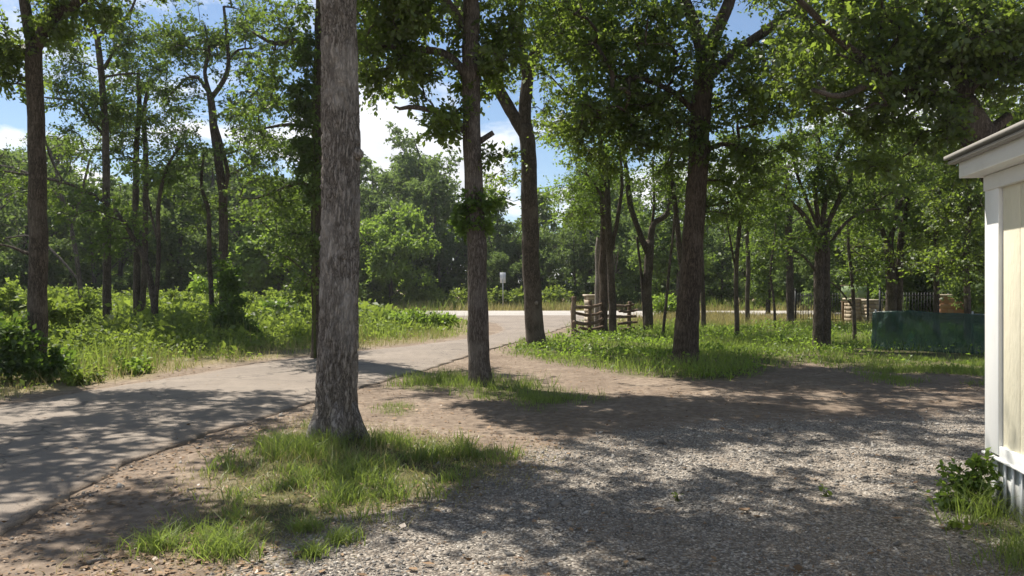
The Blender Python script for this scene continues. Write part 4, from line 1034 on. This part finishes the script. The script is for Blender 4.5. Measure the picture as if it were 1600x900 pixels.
FARV = [(-45, 54.3), (45, 54.3), (45, 62), (-45, 62)]
grass_obj('dry_grass', 'tall yellow grass along the far side of the street', FARV, 26000, lambda x, y: .9 + 0 * x, lambda x, y: .35 + .35 * clump(x, y, .3, .4, .6, 3), .06, M['dry_grass'], 210, segs=1)
grass_obj('grass', 'green weeds among the yellow grass beyond the street', FARV, 26000, lambda x, y: (.3 + .7 * clump(x, y, .35, .40, .58, 13)) * sm(y, 54.6, 57), lambda x, y: .5 + .4 * clump(x, y, .3, .4, .6, 5), .07, M['grass'], 211, segs=1)
FIELD = [(3.5, 30), (32, 30), (32, 43.5), (7.5, 43.5)]
grass_obj('dry_grass', 'pale dry meadow between the grove and the street', FIELD, 26000, lambda x, y: sm(sdist(x, y, FIELD), 0, 1) * (.4 + .6 * clump(x, y, .3, .3, .6, 3)), lambda x, y: .3 + .25 * clump(x, y, .3, .4, .6, 5), .04, M['dry_grass'], 212, segs=1)
# leafy undergrowth
def leafmass(name, label, x, y, hmax, size, mat, seed, cat='undergrowth', pw=.6):
    rng = np.random.default_rng(seed)
    z = gh(x, y) + .03 + hmax * rng.random(len(x)) ** pw
    V, F = leaf_quads(np.stack([x, y, z], 1), size, .5, .5, rng)
    t = np.clip(rng.normal(.5, .2, len(x)) + (fbm2(x, y, .9, 3, 4) - .5) * .9, 0, 1)
    return tag(mk(name, V, F, M[mat], tint=t), label, cat, kind='stuff')
rng = np.random.default_rng(301)
n = 330000
u = rng.random(n); y = 11 + 32.5 * u ** 1.15; x = -1 - rng.random(n) * (4 + y * .78)
ld = left_dist(x, y)
hm = (.16 + .75 * sm(ld, 1.6, 6.5) * (.35 + 1.1 * fbm2(x, y, .35, 3, 6)) + .25 * sm(y, 22, 34) * sm(ld, 4, 9)) * (.55 + .9 * fbm2(x, y, 1.1, 3, 2))
pr = sm(ld + (fbm2(x, y, .8, 3, 3) - .5) * 2.4, 1.2, 2.6) * (.35 + .65 * clump(x, y, .7, .35, .55, 16)) * (y > 11)
pr = pr * (.25 + .75 * sm(ld, 2.2, 4.2))
k = (pr * np.clip(24. / y, 0, 1) * .62 > rng.random(n))
rs_ = np.exp(np.random.default_rng(9).normal(0, .35, k.sum()))
leafmass('undergrowth', 'tangled sunlit weeds and vines filling the ground left of the driveway', x[k], y[k], hm[k], .085 * rs_ * np.clip(y[k] / 18, .8, 2.0), 'leaf_weed', 302)
x, y = scatter(LAWN, 110000, lambda x, y: fl(x, y) * (.15 + .85 * clump(x, y, .9, .35, .6, 7)) * (y < 33) * .8 * (1 - .85 * ((x > 8.6) & (y < 20.6))), rng)
leafmass('weeds', 'broad-leaved weeds low among the lawn by the rail fence', x, y, .10 + .2 * clump(x, y, .7, .4, .6, 9), .075, 'leaf_light', 303, 'weeds')
x, y = scatter([(-14, 8), (0, 8), (0, 30), (-14, 30)], 30000, lambda x, y: left_fn(x, y) * clump(x, y, 1.2, .5, .65, 31) * .8, rng)
leafmass('weeds', 'small leafy weeds along the left driveway edge', x, y, .08 + .22 * clump(x, y, .9, .5, .7, 9), .06, 'leaf_weed', 304, 'weeds')
# gravel stones
def stones(name, label, x, y, r, mat, seed, flat=.6, sink=.25):
    rng = np.random.default_rng(seed); n = len(x)
    base = np.array([[1, 0, 0], [0, 1, 0], [-1, 0, 0], [0, -1, 0], [0, 0, 1], [0, 0, -1]], float)
    V = base[None] * rng.uniform(.6, 1.25, (n, 6, 1)) + rng.normal(0, .18, (n, 6, 3))
    V = V * (r[:, None] * np.stack([rng.uniform(.8, 1.35, n), rng.uniform(.7, 1.1, n), np.full(n, flat)], 1))[:, None, :]
    a = rng.uniform(0, 6.28, n); ca, sa = np.cos(a)[:, None], np.sin(a)[:, None]
    X = V[..., 0] * ca - V[..., 1] * sa; Y = V[..., 0] * sa + V[..., 1] * ca
    tl = rng.normal(0, .35, (n, 2))
    Z = V[..., 2] + X * tl[:, :1] + Y * tl[:, 1:]
    V = np.stack([X + x[:, None], Y + y[:, None], Z + (gh(x, y) + r * flat * sink)[:, None]], -1)
    f = np.array([[0, 1, 4], [1, 2, 4], [2, 3, 4], [3, 0, 4], [1, 0, 5], [2, 1, 5], [3, 2, 5], [0, 3, 5]])
    F = (np.arange(n)[:, None, None] * 6 + f[None]).reshape(-1, 3)
    t = np.repeat(np.clip(rng.beta(1.6, 2.6, n) + (fbm2(x, y, 1.3, 3, 55) - .5) * .35, 0, 1), 8)
    return tag(mk(name, V.reshape(-1, 3), F, M[mat], tint=t), label, 'gravel', kind='stuff')
rng = np.random.default_rng(401)
n = 175000
y = 3.6 + 6.6 * rng.random(n) ** 1.25; x = rng.uniform(-.68, .68, n) * y
g_, gr_, _ = masks(x, y)
thin = .35 + .65 * sm(fbm2(x, y, .9, 4, 77), .36, .56)
k = (g_ * (1 - .75 * gr_) * thin * np.clip(5.5 / y, .3, 1) > rng.random(n) * 1.1)
x, y = x[k], y[k]
stones('gravel', 'grey crushed stone gravel covering the yard before the house', x, y, .0055 * np.exp(rng.normal(0, .52, len(x))) * np.clip(y / 5., 1, 1.35), 'gravel', 402)
n = 6000
y = 4.2 + 6 * rng.random(n); x = -3.6 + rng.random(n) * 3.8
rdv = -road_dist(x, y); k = (rdv > .02) & (np.exp(-rdv / .22) + .035 > rng.random(n))
stones('scattered_stones', 'loose pale stones along the right edge of the driveway', x[k], y[k], .009 * np.exp(rng.normal(0, .55, k.sum())), 'gravel', 403)
# fallen leaves and crumbs on dirt and driveway
n = 42000
y = 4.2 + 14 * rng.random(n) ** 1.4; x = rng.uniform(-.68, .68, n) * y
g_, gr_, _ = masks(x, y); r_ = road_dist(x, y)
k = (np.where(r_ > 0, .10 * np.exp(-r_ / .5) + .012, .25 + .75 * sm(fbm2(x, y, 1.5, 3, 61), .4, .6)) * (1 - .9 * g_) * (1 - .4 * gr_) > rng.random(n))
P = np.stack([x[k], y[k], np.maximum(gh(x[k], y[k]), 0) + .012 + .03 * (r_[k] > 0) + .004 * rng.random(k.sum())], 1)
V, F = leaf_quads(P, .032 * np.exp(rng.normal(0, .4, len(P))), 6., .5, rng)
V[:, 2] = np.repeat(P[:, 2], 4) + (V[:, 2] - np.repeat(P[:, 2], 4)) * .25
tag(mk('leaf_litter', V, F, M['litter'], tint=rng.random(len(F))), 'brown fallen leaf crumbs on the dirt and driveway edge', 'leaf litter', kind='stuff')

# ------------------------------------------------------------------ house corner
def house():
    ang = math.atan2(.98, .19)      # direction of the long wall, away from the camera
    root = thing('house', (WALL_A[0], WALL_A[1], 0), 'cream sided house corner with white trim on a white skirt', 'house', rz=ang)
    # local frame: +x along the wall away from the camera, +y out of the visible wall (to the left), z up
    L = 9.0; Wd = 4.2; zf = .40; zt = 2.42
    def part(name, boxes, mat, par=root, bev=.004):
        a = Acc()
        for c, s in boxes: a.add(*box(c, s))
        o = mk(name, *a.get(), M[mat], par)
        if bev:
            md = o.modifiers.new('bevel', 'BEVEL'); md.width = bev; md.segments = 2; md.limit_method = 'ANGLE'
        return o
    wall = part('wall', [((-L / 2, -Wd / 2, (zf + zt) / 2), (L - .02, Wd - .02, zt - zf))], 'siding', bev=0)
    # siding boards: panels with grooves between them
    x = -.24; k = 0
    while x > -L + .1:
        w = .30 if k else .27
        part('siding_panel', [((x - w / 2, .003, (zf + .07 + zt) / 2), (w - .005, .018, zt - zf - .075))], 'siding', wall, .003); x -= w; k += 1
    part('corner_board', [((-.118, .014, (zf + .02 + zt - .02) / 2), (.236, .05, zt - zf - .03)), ((.014, -.05, (zf + zt) / 2), (.026, .15, zt - zf - .03))], 'trim')
    part('bottom_trim', [((-L / 2 - .24, .014, zf + .038), (L, .042, .085))], 'trim')
    part('drip_ledge', [((-L / 2 + .01, .022, zf - .012), (L + .03, .062, .018))], 'trim')
    part('rim_board', [((-L / 2, -Wd / 2 - .03, zf - .045), (L - .06, Wd - .05, .05))], 'rot_wood')
    part('frieze_board', [((-L / 2 - .01, .020, zt - .055), (L, .066, .11))], 'trim')
    part('soffit', [((-L / 2 + .02, .08, zt + .012), (L + .10, .19, .02))], 'trim')
    part('fascia', [((-L / 2 + .02, .178, zt + .075), (L + .104, .022, .145)), ((.06, .08, zt + .075), (.022, .195, .145))], 'trim')
    # roof: low pitched slab with its drip edge
    a = Acc(); y0 = .275; y1 = -Wd / 2; z0 = zt + .145; z1 = z0 + .5
    V = np.array([[.13, y0, z0], [-L - .1, y0, z0], [-L - .1, y1, z1], [.13, y1, z1], [.13, -Wd - y0, z0], [-L - .1, -Wd - y0, z0]])
    V = np.vstack([V, V + np.array([0, 0, .03])])
    F = [[0, 1, 2, 3], [3, 2, 5, 4], [6, 9, 8, 7], [9, 10, 11, 8], [0, 6, 7, 1], [0, 3, 9, 6], [3, 4, 10, 9], [4, 5, 11, 10], [1, 7, 8, 2], [2, 8, 11, 5]]
    roof = mk('roof', V, F, M['roof_edge'], root)
    part('drip_edge', [((-L / 2 + .02, .222, z0 - .02), (L + .20, .06, .025))], 'roof_edge', roof, .008)
    part('gable', [((-.02, -Wd / 2, zt + .08), (.04, Wd - .4, .16))], 'siding', bev=0)
    # ribbed metal skirt
    xs = []; x = .0
    prof = []
    while x > -L:
        prof += [(x, 0), (x - .085, 0), (x - .095, .012), (x - .118, .012), (x - .128, 0)]; x -= .128
    P = np.array(prof); n = len(P)
    V = np.vstack([np.stack([P[:, 0], P[:, 1] - .012, np.full(n, -.04)], 1), np.stack([P[:, 0], P[:, 1] - .012, np.full(n, zf - .025)], 1)])
    i = np.arange(n - 1)
    sk = mk('skirt_panel', V, np.stack([i, i + n, i + n + 1, i + 1], 1), M['skirt'], root)
    md = sk.modifiers.new('thickness', 'SOLIDIFY'); md.thickness = .004
    part('skirt_panel', [((-.004, -Wd / 2, (zf - .1) / 2), (.006, Wd - .14, zf - .09))], 'skirt', bev=0)
    part('skirt_post', [((.022, -.048, (zf - .09) / 2), (.04, .045, zf - .05))], 'rot_wood')
house()

# ------------------------------------------------------------------ cedar rail fence
def log(path, r0, r1, seed, sides=12, wob=.03, mat='cedar_log', parent=None, name='rail', loc=(0, 0, 0)):
    P = np.array(path, float); rr = np.linspace(r0, r1, len(P)); P, R = smooth_path(P, rr, .07)
    P = P + (np.stack([fbm(P * 2.5 + seed, 2), fbm(P * 2.5 + seed + 9, 2), fbm(P * 2.5 + seed + 19, 2)], 1) - .5) * 2 * wob * np.sin(np.linspace(0, math.pi, len(P)))[:, None]
    V, F = tube(P, R, sides, .22, 7.)
    return mk(name, V - np.array(loc), F, M[mat], parent, smooth=True)
fb0 = W(896, 450, 25.6); fl_ = np.array([fb0[0], fb0[1], 0])
fence = thing('rail_fence', fl_, 'rustic cedar log rail fence in the weeds by the driveway bend', 'fence')
def pz(px, py, d): return W(px, py, d)
def post(px, d, top, r, seed):
    b_ = W(px, 450, d); t_ = W(px + 1, top, d); log([(b_[0], b_[1], -.2), (b_[0], b_[1], .5), t_], r, r * .85, seed, wob=.02, parent=fence, name='post', loc=fl_)
post(896, 25.6, 463, .09, 1); post(921, 26.4, 469, .075, 2); post(983, 28.2, 471, .08, 3)
log([pz(900, 480, 25.55), pz(912, 480, 26.0), pz(925, 479, 26.4), pz(940, 475, 26.9), pz(953, 471, 27.3)], .06, .05, 4, parent=fence, loc=fl_)
log([pz(897, 503, 25.45), pz(912, 506, 26.0), pz(928, 505, 26.4), pz(942, 498, 26.9), pz(955, 491, 27.3)], .062, .05, 5, parent=fence, loc=fl_)
log([pz(898, 518, 25.45), pz(915, 523, 26.0), pz(938, 528, 26.5), pz(955, 527, 27.2)], .065, .055, 6, parent=fence, loc=fl_)
log([pz(958, 477, 27.2), pz(975, 478, 27.9), pz(990, 476, 28.3)], .055, .045, 7, parent=fence, loc=fl_)
log([pz(958, 494, 27.2), pz(975, 495, 27.9), pz(993, 494, 28.3)], .055, .05, 8, parent=fence, loc=fl_)
log([pz(957, 520, 27.2), pz(975, 515, 27.9), pz(991, 512, 28.3)], .06, .05, 9, parent=fence, loc=fl_)

log([pz(893, 487, 25.7), pz(908, 491, 26.1), pz(925, 492, 26.5), pz(945, 486, 27.0)], .055, .045, 14, parent=fence, loc=fl_)
log([pz(905, 512, 25.9), pz(925, 515, 26.4), pz(948, 508, 27.0)], .055, .045, 15, parent=fence, loc=fl_)
log([pz(968, 486, 27.6), pz(980, 487, 28.0), pz(996, 484, 28.4)], .05, .045, 16, parent=fence, loc=fl_)
log([pz(966, 506, 27.6), pz(980, 504, 28.0), pz(995, 503, 28.4)], .05, .045, 17, parent=fence, loc=fl_)

# ------------------------------------------------------------------ stone piers, low wall, iron fence, board, sign, screen
def masonry(name, label, c, size, rz, mat, seed, cat, course=.17, stone=.3, cap=True):
    rng = np.random.default_rng(seed)
    root = thing(name, (c[0], c[1], 0), label, cat, rz=rz)
    sx, sy, sz = size
    core = mk('core', *box((0, 0, sz / 2 - .05), (sx - .06, sy - .06, sz)), M[mat], root, tint=np.full(6, .15))
    proto = []
    for k in range(4):
        V, F = box((0, 0, 0), (1, 1, 1)); V = V * (1 + rng.normal(0, .05, V.shape))
        me = mk('stone', V, F, M[mat], None, tint=np.full(6, rng.random())); proto.append(me)
    nst = 0
    z = 0
    while z < sz - .02:
        h = min(course * rng.uniform(.8, 1.2), sz - z)
        for side in range(4):
            Ls = sx if side < 2 else sy - .1; u = -Ls / 2
            while u < Ls / 2 - .03:
                w = min(stone * rng.uniform(.6, 1.3), Ls / 2 - u)
                o = proto[nst % 4] if nst < 4 else proto[nst % 4].copy()
                if nst >= 4: COL.objects.link(o)
                o.parent = root
                off = (-1 if side % 2 == 0 else 1)
                if side < 2: o.location = (u + w / 2, off * (sy / 2 - .03 + rng.uniform(-.012, .012)), z + h / 2); o.scale = (w - .015, .09, h - .015)
                else: o.location = (off * (sx / 2 - .03 + rng.uniform(-.012, .012)), u + w / 2, z + h / 2); o.scale = (.09, w - .015, h - .015)
                nst += 1; u += w
        z += h
    if cap:
        V, F = box((0, 0, sz + .035), (sx + .1, sy + .1, .07)); mk('cap', V, F, M['rubble'], root, tint=np.full(6, .9))
    return root
c = W(928, 450, 30); masonry('stone_pier', 'pale stone gate pier behind the rail fence', c, (.6, .6, 1.28), .2, 'rubble', 1, 'pier', .16, .3)
c = W(1334, 450, 33); masonry('stone_pier', 'stone pier at the right end of the iron fence', c, (.55, .55, 1.1), .1, 'rubble', 2, 'pier', .16, .28)
c = W(1362, 450, 32.5); masonry('stone_pier', 'stone pier showing just left of the green screen', c, (.6, .6, 1.05), .1, 'rubble', 3, 'pier', .16, .3)
c = W(1505, 450, 31); masonry('stone_wall', 'low rusty stone wall showing above the green screen', c, (2.0, .4, 1.28), -.05, 'brick', 4, 'wall', .2, .36)
def iron_fence(label, px0, px1, d, z0, z1, name='iron_fence'):
    a = W(px0, 450, d); b = W(px1, 450, d); L = b[0] - a[0]
    root = thing(name, (a[0], d, 0), label, 'fence')
    for z in (z0 + .1, z1 - .12): mk('rail', *box((L / 2, 0, z), (L, .03, .035)), M['iron'], root)
    V, F = box((0, 0, (z0 + z1) / 2), (.018, .018, z1 - z0)); n = int(L / .115)
    p0 = None
    for k in range(n + 1):
        if p0 is None: o = p0 = mk('picket', V, F, M['iron'], root)
        else: o = p0.copy(); COL.objects.link(o); o.parent = root
        o.location = (L * k / n, .02, 0)
    for x in (0, L):
        mk('post', *box((x, 0, (z1 + .1) / 2), (.07, .07, z1 + .1)), M['iron'], root)
        Vc, Fc = tube(np.array([[x, 0, z1 + .09], [x, 0, z1 + .13], [x, 0, z1 + .18], [x, 0, z1 + .2]]), np.array([.02, .05, .045, .01]), 10); mk('finial', Vc, Fc, M['iron'], root)
iron_fence('black iron picket fence between the trunk and the stone pier', 1243, 1318, 34, .12, 1.38)
iron_fence('black iron fence rising behind the green screen', 1375, 1482, 31, .12, 1.42)
r = W(1356, 450, 31.8)
lp = thing('gate_post', (r[0], r[1], 0), 'black iron post with a round top beside the green board', 'post')
mk('post', *tube(np.array([[0, 0, -.1], [0, 0, .1], [0, 0, 1.75], [0, 0, 1.8]]), np.array([.07, .05, .045, .06]), 12), M['iron'], lp, smooth=True)
mk('lamp_head', *tube(np.array([[0, 0, 1.79], [0, 0, 1.84], [0, 0, 1.95], [0, 0, 2.05], [0, 0, 2.08]]), np.array([.05, .11, .12, .07, .01]), 12), M['iron'], lp, smooth=True)
r = W(1336, 450, 33.6)
bd = thing('sign_board', (r[0], r[1], 0), 'faded green board on posts above the stone pier', 'board')
mk('board', *box((0, 0, 1.36), (1.15, .05, .66)), M['board'], bd)
mk('board_frame', *(lambda a: (a.add(*box((0, -.005, 1.71), (1.23, .08, .04))), a.add(*box((0, -.005, 1.01), (1.23, .08, .04))), a.get())[-1])(Acc()), M['rot_wood'], bd)
for s in (-.5, .5): mk('leg', *box((s, .07, .8), (.08, .08, 1.8)), M['rot_wood'], bd)
r = W(786, 450, 56.5)
sg = thing('street_sign', (r[0], r[1], 0), 'plain pale metal street sign seen from behind across the street', 'sign', rz=.45)
V, F = box((0, .03, 2.35), (.46, .006, .76)); o = mk('sign_plate', V, F, M['sign'], sg)
a = Acc(); a.add(*box((0, 0, 1.35), (.055, .012, 2.8))); a.add(*box((-.028, .012, 1.35), (.008, .03, 2.8))); a.add(*box((.028, .012, 1.35), (.008, .03, 2.8)))
mk('post', *a.get(), M['galv'], sg)
def privacy_screen():
    a = W(1364, 450, 20.2); b = np.array([12.6, 16.9, 0]); v = b[:2] - a[:2]; L = np.linalg.norm(v); rz = math.atan2(v[1], v[0])
    root = thing('privacy_screen', (a[0], a[1], 0), 'dark green mesh privacy screen strung on posts before the grove', 'screen', rz=rz)
    nx_, nz_ = 180, 28
    X, Z = np.meshgrid(np.linspace(0, L, nx_), np.linspace(.02, 1.0, nz_)); x = X.ravel(); z = Z.ravel()
    yv = (fbm(np.stack([x * 1.6, z * 1.1, x * 0], 1), 4) - .5) * .24 + .035 * np.sin((x + z * .9) * 11 + 4 * vnoise(np.stack([x, z * 2, x * 0], 1))) * vnoise(np.stack([x * .9, z, x * 0 + 5], 1)) + .02 * np.sin((x - z * .6) * 17) * vnoise(np.stack([x * 1.3, z, x * 0 + 9], 1)) - .06
    zz = z + (.02 * np.sin(x * 2.1) + (vnoise(np.stack([x * 2, x * 0, x * 0], 1)) - .5) * .05) * (z / 1.0)
    i = np.arange(nz_ - 1)[:, None] * nx_ + np.arange(nx_ - 1)[None, :]
    s = mk('fabric', np.stack([x, yv, zz], 1), np.stack([i, i + 1, i + nx_ + 1, i + nx_], -1).reshape(-1, 4), M['screen'], root, smooth=True)
    md = s.modifiers.new('thickness', 'SOLIDIFY'); md.thickness = .003
    for k in range(3):
        V, F = tube(np.array([[0, 0, -.1], [0, 0, .5], [0, 0, 1.04]]), np.array([.022, .022, .02]), 8); o = mk('post', V, F, M['galv'], root, smooth=True); o.location = (.03 + (L - .06) * k / 2, .09, 0)
    V, F = tube(np.array([[0, .055, .985], [L / 2, .055, .975], [L, .055, .985]]), np.array([.006] * 3), 6); mk('wire', V, F, M['galv'], root)
privacy_screen()

# ------------------------------------------------------------------ single small things in the foreground
def tuft(label, px, py, w, h, n, seed):
    x0, y0 = G(px, py); rng = np.random.default_rng(seed); s = y0 / FPX
    z0 = float(gh(x0, y0)[0])
    root = thing('grass_tuft', (x0, y0, z0), label, 'grass tuft', 'single grass tufts on the dirt')
    x = x0 + rng.normal(0, w * s * .25, n); y = y0 + rng.normal(0, w * s * .22, n)
    hh = h * s * rng.uniform(.5, 1.2, n)
    V, F = blades(x, y, hh, .007 * rng.uniform(.6, 1.4, n), rng, .75)
    mk('blades', V - np.array([x0, y0, z0]), F, M['grass'], root, tint=np.repeat(np.clip(rng.normal(.65, .2, n), 0, 1), 3))
tuft('leftmost grass tuft on the dirt near the bottom edge', 250, 862, 90, 34, 260, 1)
tuft('grass tuft on the dirt, second from the left at the bottom', 352, 868, 100, 40, 340, 2)
tuft('lowest small tuft where the dirt meets the gravel', 487, 870, 46, 28, 150, 3)
tuft('small tuft just below the long grass, above the lowest one', 478, 832, 54, 24, 160, 4)
tuft('rightmost small tuft at the edge of the gravel', 535, 848, 56, 28, 190, 5)
def twig(label, p, q, r, seed, name='twig'):
    a = G(*p); b = G(*q); za = float(gh(*a)[0]); zb = float(gh(*b)[0])
    m = (a + b) / 2
    root = thing(name, (a[0], a[1], za), label, 'twig')
    V, F = tube(*smooth_path(np.array([[a[0], a[1], za + r * .8], [m[0], m[1] + .01, (za + zb) / 2 + r * 1.3], [b[0], b[1], zb + r * .8]]), [r, r * .9, r * .6], .02), 8, .15, 20)
    mk('stick', V - np.array([a[0], a[1], za]), F, M['dead_wood'], root, smooth=True)
    d = b - a
    V, F = tube(np.array([[m[0], m[1], (za + zb) / 2 + r], [m[0] + d[0] * .15 - d[1] * .2, m[1] + d[1] * .15 + .04, (za + zb) / 2 + r * 2.5]]), np.array([r * .5, r * .25]), 6)
    mk('side_shoot', V - np.array([a[0], a[1], za]), F, M['dead_wood'], root, smooth=True)
twig('thick grey stick lying on the dirt at the bottom left', (136, 887), (168, 881), .012, 1)
twig('thin stick right of the thick grey stick at the bottom edge', (205, 897), (238, 893), .006, 2)
twig('thin twig lying on the driveway asphalt', (108, 756), (120, 746), .006, 3)
twig('pale twig on the dirt below the long grass', (292, 767), (328, 763), .008, 4)
twig('dark twig on the dirt left of the grass patch', (278, 786), (302, 784), .008, 5)
x0, y0 = G(1163, 803)
lf = thing('dead_leaf', (x0, y0, float(gh(x0, y0)[0]) + .018), 'single curled orange-brown leaf lying on the gravel', 'leaf')
u, v = np.meshgrid(np.linspace(-1, 1, 9), np.linspace(-1, 1, 7)); u = u.ravel(); v = v.ravel()
wd = np.sqrt(np.clip(1 - u * u, 0, 1)) * .6 + .02
i = np.arange(6)[:, None] * 9 + np.arange(8)[None, :]
mk('blade', np.stack([u * .04, v * wd * .04, .012 * v * v + .008 * u * u], 1), np.stack([i, i + 1, i + 10, i + 9], -1).reshape(-1, 4), M['litter'], lf, tint=np.full(48, .85), smooth=True)
mk('stalk', *tube(np.array([[.038, 0, .008], [.055, .004, .012], [.07, .01, .008]]), np.array([.002, .0018, .0015]), 6), M['litter'], lf, tint=None)
print('TRIANGLES', NTRI[0])

# ------------------------------------------------------------------ the air
def haze():
    m, t = mat_new('summer_haze'); b = NB(t)
    v = b.n('ShaderNodeVolumePrincipled', {'Color': (.93, .95, .97, 1), 'Density': .0004, 'Anisotropy': .35})
    o = b.n('ShaderNodeOutputMaterial'); t.links.new(v.outputs[0], o.inputs['Volume'])
    V, F = box((0, 320, 14), (1000, 1000, 32))
    h = mk('haze', V, F, m); tag(h, 'thin summer haze filling the air over the whole place', 'haze', kind='stuff')
haze()
